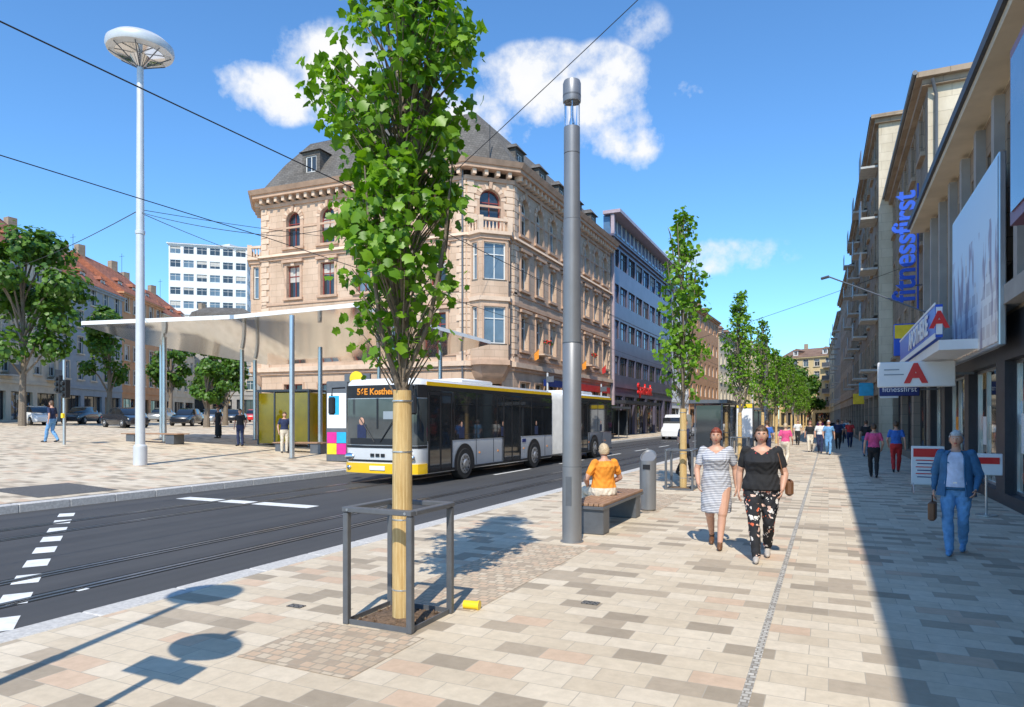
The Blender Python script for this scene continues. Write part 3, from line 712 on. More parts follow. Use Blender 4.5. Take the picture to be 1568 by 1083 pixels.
# sloping awning over the far shop window
mb.add([(3.3, 24.6, 3.95), (3.3, 28.6, 3.95), (2.35, 28.6, 3.45), (2.35, 24.6, 3.45), (2.35, 24.6, 3.2), (2.35, 28.6, 3.2)], [(0, 1, 2, 3), (3, 2, 5, 4)], 'navy')
mb.build('eaves_piers_and_awning', E)
mb = MB(); mb.tube([(3.6, 10.4, 9), (3.6, 10.4, 12.8)], .06, 'steel_paint', 8); mb.build('wire_mast', E)
mb = MB(); mb.box((3.0, 12.4, 6.6), (.35, 3.5, 3.0), 'purple_red'); mb.box((2.81, 12.4, 6.6), (.02, 3.2, 2.6), 'glassblue'); mb.build('glazed_bay', E)
Eb = empty('billboard'); mb = MB(); mb.rbox((3.0, 18.25, 5.05), (.12, 5.3, 3.7), 'alu', 0, .02); mb.box((2.93, 18.25, 5.05), (.012, 5.16, 3.56), 'billboard')
mb.box((3.12, 17, 5), (.16, .1, 3.2), 'steel_paint'); mb.box((3.12, 19.5, 5), (.16, .1, 3.2), 'steel_paint'); mb.build('panel', Eb)
Ec = empty('pharmacy_canopy'); mb = MB()
mb.box((2.75, 21.5, 3.42), (1.1, 8, .22), 'white'); mb.box((2.2, 21.5, 3.95), (.14, 8.1, .72), 'blue_paint'); mb.box((2.125, 21.5, 3.62), (.02, 8.1, .12), 'white')
mb.box((2.125, 21.5, 4.33), (.02, 8.1, .05), 'white'); mb.box((2.2, 17.43, 3.95), (.12, .02, .6), 'white')
mb.build('light_box', Ec)
text('APOTHEKE', .66, (2.11, 20.6, 3.98), (0, -1, 0), (0, 0, 1), 'white', Ec, .01, bold=.015, sx=1.25)
text('A', .5, (2.2, 17.41, 3.95), (1, 0, 0), (0, 0, 1), 'red_paint', Ec, .01, bold=.02)
Es = empty('pharmacy_sign'); mb = MB(); mb.rbox((2.05, 20.4, 2.95), (1.75, .14, .66), 'white', 0, .02); mb.box((3.1, 20.4, 2.95), (.45, .06, .06), 'steel_paint'); mb.box((1.55, 20.322, 2.95), (.45, .006, .03), 'greyblue'); mb.box((1.5, 20.322, 3.08), (.35, .006, .03), 'greyblue'); mb.build('panel', Es)
text('A', .66, (2.05, 20.32, 2.95), (1, 0, 0), (0, 0, 1), 'red_paint', Es, .01, bold=.035)
Es = empty('vertical_lettering_sign'); mb = MB(); mb.tube([(3.35, 30, 6.9), (3.0, 30, 6.9)], .03, 'steel_paint', 6); mb.tube([(3.35, 30, 10.2), (3.0, 30, 10.2)], .03, 'steel_paint', 6)
mb.tube([(3.10, 30.05, 6.0), (3.10, 30.05, 10.8)], .035, 'blue_paint', 6); mb.build('bracket', Es)
text('fitnessfirst', 1.08, (2.66, 30, 8.4), (0, 0, 1), (-1, 0, 0), 'blue_paint', Es, .06, bold=.022, sx=.95)
Es = empty('hanging_sign'); mb = MB(); mb.rbox((2.1, 25.5, 2.75), (1.15, .12, .42), 'navy', 0, .02); mb.box((3.0, 25.5, 2.75), (.65, .05, .05), 'steel_paint'); mb.build('panel', Es)
text('fitnessfirst', .24, (2.1, 25.43, 2.75), (1, 0, 0), (0, 0, 1), 'white', Es, .006)
Es = empty('hanging_sign'); mb = MB(); mb.rbox((2.65, 29.2, 4.75), (.85, .14, 1.2), 'blue_paint', 0, .02); mb.box((2.65, 29.12, 5.05), (.8, .02, .5), 'sign_yellow'); mb.box((3.15, 29.2, 4.8), (.35, .05, .05), 'steel_paint'); mb.build('panel', Es)
for yy, c_, zz_ in ((33, 'red_paint', 3.4), (38, 'white', 3.2), (47, 'cyan', 3.6), (58, 'sign_yellow', 3.3)):
    Es = empty('hanging_sign'); mb = MB(); mb.rbox((2.1 if yy > 44 else 2.7, yy, zz_), (.8, .14, .8), c_, 0, .02); mb.box((2.9 if yy < 44 else 2.45, yy, zz_), (.8, .05, .05), 'steel_paint'); mb.build('panel', Es)
Es = empty('shop_notice_board', (2.15, 18.9, 0)); mb = MB(); mb.rbox((0, 0, .68), (.68, .06, .92), 'white', 0, .01); mb.box((0, -.033, .98), (.6, .01, .2), 'red_paint')
for k in range(6): mb.box((0, -.033, .80 - k * .08), (.5 - .06 * (k % 2), .01, .022), 'navy' if k % 2 else 'red_paint')
for sx in (-.3, .3): mb.tube([(sx, -.2, .02), (sx, -.02, .25)], .015, 'alu', 6); mb.tube([(sx, .2, .02), (sx, .02, .25)], .015, 'alu', 6)
mb.box((0, 0, .22), (.7, .05, .03), 'alu'); mb.build('board', Es)
Es = empty('shop_notice_board', (2.65, 15.1, 0)); mb = MB(); mb.rbox((0, 0, .95), (.5, .05, .4), 'white', 0, .01); mb.box((0, -.03, 1.02), (.4, .01, .12), 'red_paint'); mb.tube([(0, 0, 0), (0, 0, .78)], .02, 'alu'); mb.lathe([(.18, 0), (.18, .02)], (0, 0, 0), 'alu', 12); mb.build('board', Es)

a = Vector((-60, 22)); t = Vector((-.53, .848)); pos = 0
for i, (Lb, h, w, rm, nm) in enumerate(((14, 17.0, 'brown_stone', 'slate', 'stone_apartment_building'), (13, 17.2, 'cream_plain', 'tile_red', 'cream_apartment_building'), (15, 16.6, 'greyblue', 'tile_red', 'bluegrey_apartment_building'), (13, 17.4, 'orange_render', 'tile_red', 'terracotta_apartment_building'), (14, 16.6, 'cream_plain', 'tile_red', 'cream_apartment_building'))):
    q0 = a + t * pos; q1 = a + t * (pos + Lb - .05)
    building(nm, q0, q1, 12, 1.4, h + .6, 4, 5, w, gf=4.0, ww=1.25, wh=1.9, roof='gable', rh=5.2, rm=rm, tm='cream_plain', seed=20 + i, dorm=3, balc=(i == 1))
    pos += Lb
ctr = Vector((-124, 107)); tt = Vector((.76, .65))
building('white_highrise', ctr - tt * 8, ctr + tt * 8, 14, 3, 40, 11, 6, 'white_render', ww=2.1, wh=1.6, roof='flat', seed=30, ends=True, shop=False)
ctr = Vector((-98, 88)); tt = Vector((.8, .6))
building('mansard_house', ctr - tt * 7, ctr + tt * 6, 12, 2, 17, 4, 4, 'grey_render', roof='mansard', rh=5, rm='slate', seed=31, dorm=2, tm='cream_plain')
building('white_corner_house', (-84, 92), (-76, 96), 12, 2, 16.5, 4, 3, 'cream_plain', roof='mansard', rh=4, rm='slate', seed=32, dorm=2)
building('distant_apartment_building', (-74, 112), (-48, 118), 12, 2, 18, 5, 8, 'cream_plain', roof='gable', rh=4, seed=33)

# ------------------------------------------------------------------ trees
HALF = [(0, 0), (.36, .06), (.50, .30), (.36, .40), (.60, .62), (.34, .72), (0, 1.0)]
def leaf(mb, p, size, nrm, dirv, m):
    nrm = nrm.normalized(); d = (dirv - nrm * dirv.dot(nrm))
    d = d.normalized() if d.length > 1e-3 else nrm.orthogonal().normalized()
    x = nrm.cross(d); vs = []
    for s in (1, -1):
        for (a, b) in HALF:
            if s == -1 and a == 0: continue
            vs.append(p + x * (a * s * size) + d * (b * size) - nrm * ((abs(a) * .26 + b * b * .18) * size))
    mb.add(vs, [(0, 1, 2, 3, 4, 5, 6), (0, 6, 11, 10, 9, 8, 7)], m)
def column_tree_mesh(seed, H, n_cl, per, lsize, rad):
    rnd = random.Random(seed); tr = MB(); lf = MB()
    tr.tube([(0, 0, 0), (.01, 0, 1), (.0, .01, 2.1), (.02, 0, 3.2), (0, .02, 4.6), (-.02, 0, H - .4)], [.07, .06, .052, .042, .028, .008], 'bark', 10)
    lead = []
    for k in range(18):
        z0 = 1.98 + (H - 3.6) * (k / 18) ** 1.15; an = rnd.uniform(0, 6.283); ln = rnd.uniform(1.2, 2.2); r1 = rad * rnd.uniform(.45, .8)
        P = [Vector((.0, 0, z0)), Vector((math.cos(an) * r1 * .55, math.sin(an) * r1 * .55, z0 + ln * .28)), Vector((math.cos(an) * r1 * .85, math.sin(an) * r1 * .85, z0 + ln * .65)), Vector((math.cos(an) * r1, math.sin(an) * r1, min(H - .3, z0 + ln)))]
        tr.tube(P, [.028, .022, .015, .006], 'bark', 7); lead.append(P)
    def rz(z):
        f = (z - 2.1) / (H - 2.1)
        return rad * (.45 + 1.9 * f if f < .28 else (1.0 if f < .55 else 1.0 - .75 * (f - .55) / .45)) * (1 + .22 * math.sin(z * 3.1 + seed))
    for c in range(n_cl):
        P = rnd.choice(lead); q = rnd.uniform(.25, 1) * 3; i = min(2, int(q)); base = P[i].lerp(P[i + 1], q - i)
        an = rnd.uniform(0, 6.283); z = 2.35 + (H - 2.35) * rnd.random() ** .92
        if rnd.random() < .5: z = base.z + rnd.uniform(-.2, .3)
        z = min(max(z, 2.25), H)
        rr = rz(z) * rnd.random() ** .5 * (1 + .25 * noise.noise(Vector((math.cos(an) * 1.5, math.sin(an) * 1.5, z * 1.6 + seed))))
        if noise.noise(Vector((math.cos(an) * rr * 2.2, math.sin(an) * rr * 2.2, z * 1.9 + seed * 3))) < -.22: continue
        ctr = Vector((math.cos(an) * rr, math.sin(an) * rr, z))
        inner = Vector((ctr.x * .25, ctr.y * .25, ctr.z - .25 - rr * .4))
        tr.tube([inner, ctr], [.009, .003], 'bark', 4)
        k = per if z > 2.9 else per // 2
        for _ in range(k):
            o = Vector((rnd.gauss(0, 1), rnd.gauss(0, 1), rnd.gauss(0, 1.15))) * .072
            p = ctr + o
            nr = Vector((p.x * 1.1 + rnd.gauss(0, .6), p.y * 1.1 + rnd.gauss(0, .6), .55 + rnd.gauss(0, .5)))
            dv = Vector((p.x + rnd.gauss(0, .5), p.y + rnd.gauss(0, .5), -.5 + rnd.gauss(0, .5)))
            leaf(lf, p, lsize * rnd.uniform(.45, 1.2), nr, dv, 'leaf')
    wr = MB(); wr.lathe([(.088, 0), (.09, .5), (.088, 1.1), (.086, 1.6), (.08, 2.03)], (0, 0, 0.02), 'wrap', 20)
    for z in (.28, .9, 1.5, 1.95): wr.lathe([(.091, z), (.092, z + .006), (.091, z + .012)], (0, 0, 0), 'alu', 20)
    return tr, lf, wr
def tree_set(*a):
    tr, lf, wr = column_tree_mesh(*a)
    o1 = tr.build('trunk_and_limbs'); o2 = lf.build('foliage', recalc=False); o3 = wr.build('reed_wrap')
    ms = (o1.data, o2.data, o3.data)
    for o in (o1, o2, o3): bpy.data.objects.remove(o)
    return ms
def put_tree(ms, loc, rz, sc=1, nm='young_street_tree'):
    E = empty(nm, loc, rz, sc)
    for me, n in zip(ms, ('trunk_and_limbs', 'foliage', 'reed_wrap')):
        o = bpy.data.objects.new(n, me); S.collection.objects.link(o); o.parent = E
    return E
near = tree_set(5, 7.3, 640, 12, .094, .60)
mid = tree_set(11, 7.0, 300, 9, .12, .62)
mid2 = tree_set(23, 7.2, 300, 9, .12, .70)
put_tree(near, (-3.44, 5.05, 0), .6)
put_tree(mid, (-3.36, 17.5, 0), 2.0)
for i, y in enumerate((30, 41, 52, 63, 74, 85, 97, 110, 124)):
    put_tree(mid2 if i % 2 == 0 else mid, (-3.4, y, 0), i * 1.3, 1 + .06 * math.sin(i * 2.1) + .02 * max(0, i - 3))
def big_tree(name, loc, H, cr, seed, nl=5200, ls=.34):
    rnd = random.Random(seed); E = empty(name, loc); tr = MB(); lf = MB(); th = H * .3
    tr.tube([(0, 0, 0), (.05, 0, th * .6), (0, .1, th), (.1, 0, H * .6), (0, 0, H * .85)], [.28, .22, .19, .11, .03], 'bark', 10)
    lobes = []
    for k in range(17):
        an = rnd.uniform(0, 6.283); f = rnd.random(); z = th + (H - th) * (.12 + .78 * f); rr = cr * (math.sin(math.pi * (.18 + .72 * f))) * rnd.uniform(.35, .8)
        c = Vector((math.cos(an) * rr, math.sin(an) * rr, z)); lobes.append((c, cr * rnd.uniform(.26, .46)))
        tr.tube([(0, 0, max(th * .8, z - cr * .9)), (c.x * .5, c.y * .5, z - cr * .3), tuple(c)], [.09, .06, .02], 'bark', 6)
    for _ in range(nl):
        c, r = rnd.choice(lobes); d = Vector((rnd.gauss(0, 1), rnd.gauss(0, 1), rnd.gauss(0, 1))).normalized(); q = r * rnd.random() ** .35 * rnd.uniform(.85, 1.25)
        if noise.noise((c + d * q) * .9 + Vector((seed, 0, 0))) < -.10: continue
        p = c + Vector((d.x * q, d.y * q, d.z * q * .8))
        leaf(lf, p, ls * rnd.uniform(.6, 1.2), d + Vector((rnd.gauss(0, .5), rnd.gauss(0, .5), .6)), Vector((rnd.gauss(0, 1), rnd.gauss(0, 1), -.6)), 'leaf_dark')
    tr.build('trunk_and_limbs', E); lf.build('foliage', E, recalc=False)
big_tree('broadleaf_tree', (-54, 30, 1.2), 15.5, 4.6, 1, 11000, .34)
big_tree('broadleaf_tree', (-56, 38, 1.2), 10.5, 2.5, 2, 5000, .28)
big_tree('broadleaf_tree', (-70, 55, 1.5), 12, 2.8, 3, 4000, .38)
big_tree('broadleaf_tree', (-46, 39.5, 1.1), 5.8, 1.8, 4, 3200, .25)
big_tree('broadleaf_tree', (-76, 66, 1.6), 12, 3, 5, 3000, .42)
big_tree('broadleaf_tree', (-50, 45, 1.2), 7, 2.2, 6, 3000, .28)
big_tree('broadleaf_tree', (-6.8, 130, 0), 13, 4.2, 8, 4000, .5)
big_tree('broadleaf_tree', (-5.5, 145, 0), 13, 4, 9, 3500, .5)
big_tree('broadleaf_tree', (-3.5, 150, 0), 11, 3.4, 10, 3000, .5)

def guard(loc):
    E = empty('tree_guard', loc); mb = MB(); h = .33
    for x in (-h, h):
        for y in (-h, h): mb.rbox((x, y, .49), (.055, .055, .98), 'steel_paint', 0, .006)
    for s in (-1, 1):
        mb.rbox((0, s * h, 1.005), (.72, .075, .045), 'steel_paint', 0, .006)
        mb.rbox((s * h, 0, 1.005), (.07, .58, .043), 'steel_paint', 0, .006)
        for q in (-.3, .3): mb.tube([(q, s * (h + .0375), 1.005), (q, s * (h + .043), 1.005)], .012, 'alu', 8)
    for s in (-1, 1): mb.box((0, s * h, .02), (.6, .012, .05), 'steel_paint'); mb.box((s * h, 0, .02), (.012, .6, .05), 'steel_paint')
    mb.build('frame', E)
    mb = MB(); rs = random.Random(3)
    rings = [[(x * q, y * q, z) for x, y in ((-.3, -.3), (0, -.31), (.3, -.3), (.31, 0), (.3, .3), (0, .31), (-.3, .3), (-.31, 0))] for q, z in ((1, .006), (.8, .02), (.4, .045))]
    mb.loft(rings, 'soil', smooth=True)
    for _ in range(60): mb.ell((rs.uniform(-.27, .27), rs.uniform(-.27, .27), .025), (rs.uniform(.008, .022),) * 3, 'soil', 6, 4)
    mb.build('soil', E)
for p in ((-3.5, 5.1, 0), (-3.4, 17.5, 0), (-3.4, 30, 0), (-3.4, 41, 0)): guard(p)
E = empty('yellow_pipe_cap', (-3.06, 5.62, .04)); mb = MB(); mb.tube([(-.07, 0, 0), (.07, .02, 0)], .04, 'sign_yellow', 14); mb.tube([(.07, .02, 0), (.085, .022, 0)], .047, 'sign_yellow', 14); mb.build('cap', E)

# ------------------------------------------------------------------ lamps and furniture
def post_lamp(loc):
    E = empty('street_lamp', loc); mb = MB()
    mb.lathe([(.17, 0), (.17, .015), (.142, .018), (.142, 1.1)], (0, 0, 0), 'lamp_grey', 28)
    mb.lathe([(.139, 1.1), (.137, 2.9), (.134, 2.905)], (0, 0, 0), 'lamp_grey', 28)
    mb.lathe([(.133, 2.91), (.125, 4.7), (.121, 4.705)], (0, 0, 0), 'lamp_grey', 28)
    mb.lathe([(.120, 4.71), (.117, 5.66), (.112, 5.665)], (0, 0, 0), 'lamp_grey', 28)
    mb.lathe([(.118, 5.67), (.118, 6.05), (.10, 6.055)], (0, 0, 0), 'lamp_grey', 28)
    mb.lathe([(.128, 6.42), (.132, 6.44), (.132, 6.69), (.118, 6.73)], (0, 0, 0), 'lamp_grey', 28)
    mb.lathe([(.131, 6.5), (.134, 6.5), (.134, 6.52), (.131, 6.52)], (0, 0, 0), 'steel_paint', 28)
    for z in (1.1, 2.905, 4.705): mb.lathe([(.132, z - .004), (.1375 if z > 4 else .1425, z - .003), (.1375 if z > 4 else .1425, z + .005), (.12, z + .006)], (0, 0, 0), 'steel_paint', 28) if z < 4 else None
    mb.box((.0, -.141, .75), (.09, .006, .42), 'steel_paint')
    mb.build('post', E)
    mb = MB()
    for k in range(4):
        a = k * math.pi / 2 + .4; mb.tube([(.10 * math.cos(a), .10 * math.sin(a), 6.05), (.10 * math.cos(a), .10 * math.sin(a), 6.43)], .008, 'alu', 6)
    mb.lathe([(.03, 6.05), (.04, 6.12), (.02, 6.2), (.02, 6.43)], (0, 0, 0), 'chrome', 16); mb.build('lantern_inner', E)
    g, nt, b = newmat('clear_lantern_glass'); b.inputs['Transmission Weight'].default_value = 1; b.inputs['Roughness'].default_value = .02; b.inputs['IOR'].default_value = 1.05
    b.inputs['Base Color'].default_value = (.97, .98, 1, 1)
    mb = MB(); mb.lathe([(.114, 6.057), (.114, 6.418)], (0, 0, 0), g, 24); mb.build('lantern_glass', E)
for y in (9.34, 43, 76): post_lamp((-3.4, y, 0))

def disc_lamp(loc, H, r, nm='disc_street_lamp', pr=.12):
    E = empty(nm, loc); mb = MB()
    mb.lathe([(pr * 1.7, 0), (pr * 1.7, .6), (pr * 1.2, .66), (pr * 1.05, H * .5), (pr * .8, H - .5), (pr * .7, H - .02)], (0, 0, 0), 'pole_white', 16)
    mb.lathe([(pr * .95, H * .56), (pr * 1.2, H * .56 + .02), (pr * 1.2, H * .56 + .12), (pr * .9, H * .56 + .14)], (0, 0, 0), 'pole_white', 16)
    mb.lathe([(r * .72, H - .02), (r * .96, H + .02), (r, H + .12 * r), (r * .98, H + .26 * r), (r * .8, H + .42 * r), (r * .4, H + .50 * r), (.02, H + .52 * r)], (0, 0, 0), 'pole_white', 36)
    mb.lathe([(pr * .8, H - .42 * r), (r * .3, H - .12 * r), (r * .72, H - .03)], (0, 0, 0), 'chrome', 36)
    for k in range(8):
        a = k * math.pi / 4; mb.tube([(pr * .7 * math.cos(a), pr * .7 * math.sin(a), H - .45 * r), (r * .9 * math.cos(a), r * .9 * math.sin(a), H - .02)], .018, 'steel_paint', 5)
    mb.build('pole_and_luminaire', E)
disc_lamp((-19.7, 14.4, zg(-19.7)), 13.0, .98)
disc_lamp((-4.55, .75, 0), 5.0, .36, 'street_lamp', .05)
E = empty('road_sign', (-3.72, 1.38, 0)); mb = MB(); mb.tube([(0, 0, 0), (0, 0, 3.35)], .035, 'alu', 10)
mb.tube([(0, -.05, 3.0), (0, -.065, 3.0)], .33, 'red_paint', 28); mb.tube([(0, -.065, 3.0), (0, -.068, 3.0)], .26, 'white', 28); mb.rbox((0, -.05, 2.42), (.6, .02, .36), 'white', 0, .005); mb.build('pole_and_plates', E)

E = empty('bench', (-3.42, 11.25, 0)); mb = MB()
for y in (-1.05, .9): mb.rbox((0, y, .2), (.56, .32, .40), 'steel_paint', 0, .012)
mb.rbox((0, 0, .41), (.58, 2.5, .05), 'steel_paint', 0, .008)
for k in range(7): mb.rbox((-.25 + k * .083, 0, .46), (.07, 2.46, .045), 'wood', 0, .006)
mb.build('seat_and_supports', E)
E = empty('litter_bin', (-3.20, 13.15, 0)); mb = MB()
n = 24; rings = []
for rr, z, sl in ((.12, 0, 0), (.15, .03, 0), (.155, .98, 0), (.155, 1.06, .12), (.14, 1.065, .12), (.13, 1.03, .12)):
    rings.append([(rr * math.cos(2 * math.pi * k / n), rr * math.sin(2 * math.pi * k / n), z + sl * math.sin(2 * math.pi * k / n)) for k in range(n)])
mb.loft(rings, 'lamp_grey', smooth=True); mb.box((0, -.153, .86), (.14, .02, .09), 'black'); mb.build('body', E)

E = empty('bus_stop_canopy'); V = dict(A=(-28.6, 18.2, 5.75), B=(-21, 19.4, 5.7), C=(-16.2, 20.6, 6.0), D=(-15.2, 30.0, 5.5), Ee=(-19, 31.5, 5.15), F=(-28, 28.0, 4.75), G=(-33, 24.3, 5.75), Hh=(-22, 24.5, 4.7), I=(-27.2, 22.8, 5.75), J=(-18.2, 25.5, 5.85))
ks = list(V); vt = [Vector(V[k]) for k in ks]; fcs = ['ABI', 'BHI', 'BCJ', 'BJH', 'CDJ', 'DEJ', 'EHJ', 'EFH', 'FIH', 'FGI', 'GAI']
idx = {'A': 0, 'B': 1, 'C': 2, 'D': 3, 'E': 4, 'F': 5, 'G': 6, 'H': 7, 'I': 8, 'J': 9}
mb = MB(); mb.add([v + Vector((0, 0, .16)) for v in vt], [tuple(idx[c] for c in f) for f in fcs], 'canopy_top')
mb.add(vt, [tuple(idx[c] for c in f) for f in fcs], 'canopy_under')
for i in range(7):
    a, b = vt[i], vt[(i + 1) % 7]; mb.quad([a, b, b + Vector((0, 0, .16)), a + Vector((0, 0, .16))], 'canopy_top')
mb.build('folded_roof', E, recalc=False)
mb = MB()
for x, y, top in ((-18.6, 19.9, 5.75), (-20.6, 23.8, 5.0), (-31.2, 24.0, 5.6), (-28.4, 22.0, 5.65), (-26.2, 24.6, 5.2), (-27.6, 26.8, 4.9), (-20.4, 27.9, 5.1), (-17.2, 28.5, 5.5), (-16.8, 24, 5.8)):
    mb.tube([(x, y, zg(x)), (x, y, top)], .10, 'alu', 14); mb.lathe([(.16, 0), (.16, .02)], (x, y, zg(x)), 'steel_paint', 14)
mb.build('columns', E)
E = empty('yellow_glass_shelter', (-23.6, 25.3, zg(-23.6)), R(8)); mb = MB()
for x in (-1.4, -.47, .47, 1.4): mb.box((x, -.75, 1.3), (.07, .07, 2.6), 'steel_paint')
for x in (-1.4, 1.4): mb.box((x, .75, 1.3), (.07, .07, 2.6), 'steel_paint'); mb.box((x, 0, 1.32), (.02, 1.4, 2.4), 'glass_yellow')
for x in (-.935, 0, .935): mb.box((x, -.75, 1.32), (.84, .02, 2.4), 'glass_yellow'); mb.box((x, .75, 1.32), (.84, .02, 2.4), 'glass_yellow')
mb.box((0, 0, 2.63), (2.95, 1.65, .1), 'steel_paint'); mb.build('frame_and_glass', E)
E = empty('information_pillar', (-16.6, 20.2, zg(-16.6)), R(15)); mb = MB()
mb.rbox((0, 0, 1.5), (.85, .35, 3.0), 'steel_paint', 0, .03); mb.box((0, -.185, 1.9), (.75, .02, 1.3), 'white'); mb.box((-.1, -.2, 2.1), (.4, .01, .7), 'cyan')
mb.box((-.19, -.185, .9), (.37, .02, .4), 'magenta'); mb.box((.19, -.185, .9), (.37, .02, .4), 'cyan'); mb.box((-.19, -.185, .48), (.37, .02, .4), 'sign_yellow'); mb.box((.19, -.185, .48), (.37, .02, .4), 'magenta')
mb.box((.75, .0, 3.0), (1.0, .12, .55), 'steel_paint'); mb.tube([(.75, -.1, 3.1), (.75, -.14, 3.1)], .26, 'sign_yellow', 24); mb.tube([(.75, .08, 0), (.75, .08, 2.73)], .04, 'steel_paint'); mb.build('pillar', E)
for (x, y, rz, l) in ((-28.0, 21.2, R(5), 3.4), (-20.4, 22.4, R(10), 2.4)):
    E = empty('timber_bench', (x, y, zg(x) - .04), rz); mb = MB()
    for k in range(6): mb.rbox((0, -.3 + k * .12, .45), (l, .1, .05), 'wood', 0, .008)
    for sx in (-l * .35, l * .35): mb.rbox((sx, 0, .21), (.5, .6, .42), 'steel_paint', 0, .01)
    mb.build('seat_and_supports', E)
E = empty('traffic_light', (-28.6, 17.5, zg(-28.6))); mb = MB(); mb.tube([(0, 0, 0), (0, 0, 3.5)], .06, 'alu', 10)
for dx, z in ((-.22, 2.5), (.2, 2.3)):
    mb.rbox((dx, -.05, z), (.24, .22, .75), 'black', 0, .02)
    for k in range(3): mb.tube([(dx, -.16, z + .23 - k * .23), (dx, -.24, z + .23 - k * .23)], .08, 'black', 12)
mb.rbox((.0, -.06, 1.2), (.12, .1, .2), 'sign_yellow', 0, .01); mb.build('mast_and_heads', E)
def shelter(loc, rz, l=4.0, nm='bus_shelter'):
    E = empty(nm, loc, rz); mb = MB()
    for y in (-l / 2, 0, l / 2): mb.box((.6, y, 1.25), (.08, .08, 2.5), 'steel_paint'); mb.box((-.6, y, 1.25), (.06, .06, 2.5), 'steel_paint')
    mb.box((0, 0, 2.58), (1.7, l + .5, .16), 'steel_paint')
    for s in (-1, 1): mb.box((.6, s * l / 4, 1.35), (.02, l / 2 - .12, 2.1), 'glass'); mb.box((0, s * l / 2, 1.35), (1.1, .02, 2.1), 'glass')
    mb.rbox((.3, 0, .45), (.4, l * .6, .06), 'wood', 0, .01); mb.box((.3, 0, .21), (.1, l * .5, .42), 'steel_paint')
    mb.build('frame_and_glass', E)
shelter((-5.0, 34.5, 0), 0, 5); shelter((-15.9, 44, .1), math.pi, 5); shelter((-15.9, 53, .1), math.pi, 5); shelter((-5.0, 60, 0), 0, 5)
for x, y, h in ((-15.6, 38.5, 4.6), (-15.5, 49, 4.4), (-5.3, 55, 5)):
    E = empty('sign_post', (x, y, 0)); mb = MB(); mb.tube([(0, 0, 0), (0, 0, h)], .06, 'pole_white', 8); mb.rbox((0.2, -.08, h - .4), (.5, .04, .35), 'steel_paint', 0, .008); mb.build('post_and_plate', E)
E = empty('information_pillar', (-4.9, 46, 0)); mb = MB(); mb.rbox((0, 0, 1.4), (1.1, .4, 2.8), 'steel_paint', 0, .03); mb.box((0, -.21, 1.5), (.95, .02, 1.9), 'white'); mb.box((0, -.21, 2.62), (.95, .02, .25), 'sign_yellow'); mb.build('pillar', E)
for y in (15.6, 16.4):
    E = empty('cycle_stand', (-3.9, y, 0)); mb = MB(); mb.tube([(0, -.3, 0), (0, -.3, .8), (0, -.22, .9), (0, .22, .9), (0, .3, .8), (0, .3, 0)], .024, 'steel_paint', 8); mb.build('hoop', E)

# ------------------------------------------------------------------ wires
def wire(name, a, b, r=.012, sag=.15, n=14):
    a = Vector(a); b = Vector(b); P = [a.lerp(b, k / n) - Vector((0, 0, sag * 4 * (k / n) * (1 - k / n))) for k in range(n + 1)]
    mb = MB(); mb.tube(P, r, 'wire', 5); return mb.build(name)
for x in (-8.0, -12.1):
    for (y0, y1) in ((-14, 12), (12, 40), (40, 70), (70, 110)): wire('tram_overhead_wire', (x, y0, 6.1), (x, y1, 6.1), .010, .08)
wire('span_wire', (3.6, 10.4, 12.7), (-8.0, 12.1, 6.2), .008, .1)
wire('span_wire', (-8, 12.1, 6.2), (-12.1, 12.6, 6.25), .008, .05)
wire('span_wire', (-12.1, 12.6, 6.25), (-19.65, 14.4, 8.3), .009, .1)
wire('span_wire', (-19.7, 14.4, 8.3), (-37, 40, 13.5), .012, .3)
wire('span_wire', (-19.7, 14.4, 8.4), (-60, 30, 13), .014, .5)
wire('span_wire', (-19.7, 14.4, 8.4), (-17.5, 38, 12.4), .01, .4)
wire('span_wire', (-8.0, 40, 6.1), (-17.5, 40, 11), .012, .1); wire('span_wire', (-8.0, 40, 6.1), (3.3, 40, 9.5), .012, .1)
E = empty('wire_bracket'); mb = MB(); mb.tube([(3.3, 27, 5.3), (.0, 29.5, 7.4)], .03, 'steel_paint', 6); mb.tube([(.0, 29.5, 7.4), (-.25, 29.7, 7.38)], .06, 'steel_paint', 8); mb.build('arm', E)

# ------------------------------------------------------------------ bus
def wheel(mb, c, r, w, side):
    x, y, z = c
    mb.tube([(x - side * w, y, z), (x - side * .02, y, z), (x, y, z)], [r, r, r * .93], 'rubber', 28)
    mb.tube([(x + side * .001, y, z), (x + side * .012, y, z)], [r * .64, r * .6], 'hub', 24)
    mb.tube([(x + side * .011, y, z), (x + side * .05, y, z)], [r * .3, r * .22], 'hub', 16)
    for k in range(10):
        a = k * .628; mb.tube([(x + side * .012, y + r * .45 * math.cos(a), z + r * .45 * math.sin(a)), (x + side * .03, y + r * .45 * math.cos(a), z + r * .45 * math.sin(a))], .025, 'black', 6)
E = empty('articulated_bus', (-11.45, 15.6, RZ), R(-.6)); W = 1.275
fr = [(-W, .55), (-W + .003, .35), (-1.22, .17), (-1.08, .07), (-.75, .02), (0, 0)]
front = fr + [(-x, y) for x, y in fr[-2::-1]]
def shell(mb, fp, z0=.3, z1=3.0, m='white_paint'):
    rings = []
    for o, z in ((-.03, z0), (0, z0 + .05), (0, 2.72), (-.04, 2.88), (-.12, 2.97), (-.3, z1)):
        rings.append([(*p, z) for p in offset_path(fp, o, True)])
    mb.loft(rings, m)
fp1 = front + [(W, 9.75), (-W, 9.75)]
mb = MB(); shell(mb, fp1); fp2 = [(-W, 11.15), (W, 11.15), (W, 17.7), (W - .1, 17.9), (-W + .1, 17.9), (-W, 17.7)]; shell(mb, fp2)
for y0, l in ((3.2, 2.2), (13, 3)): mb.rbox((0, y0 + l / 2, 3.06), (1.7, l, .16), 'white_paint', 0, .05)
mb.build('body_shell', E, ang=40)
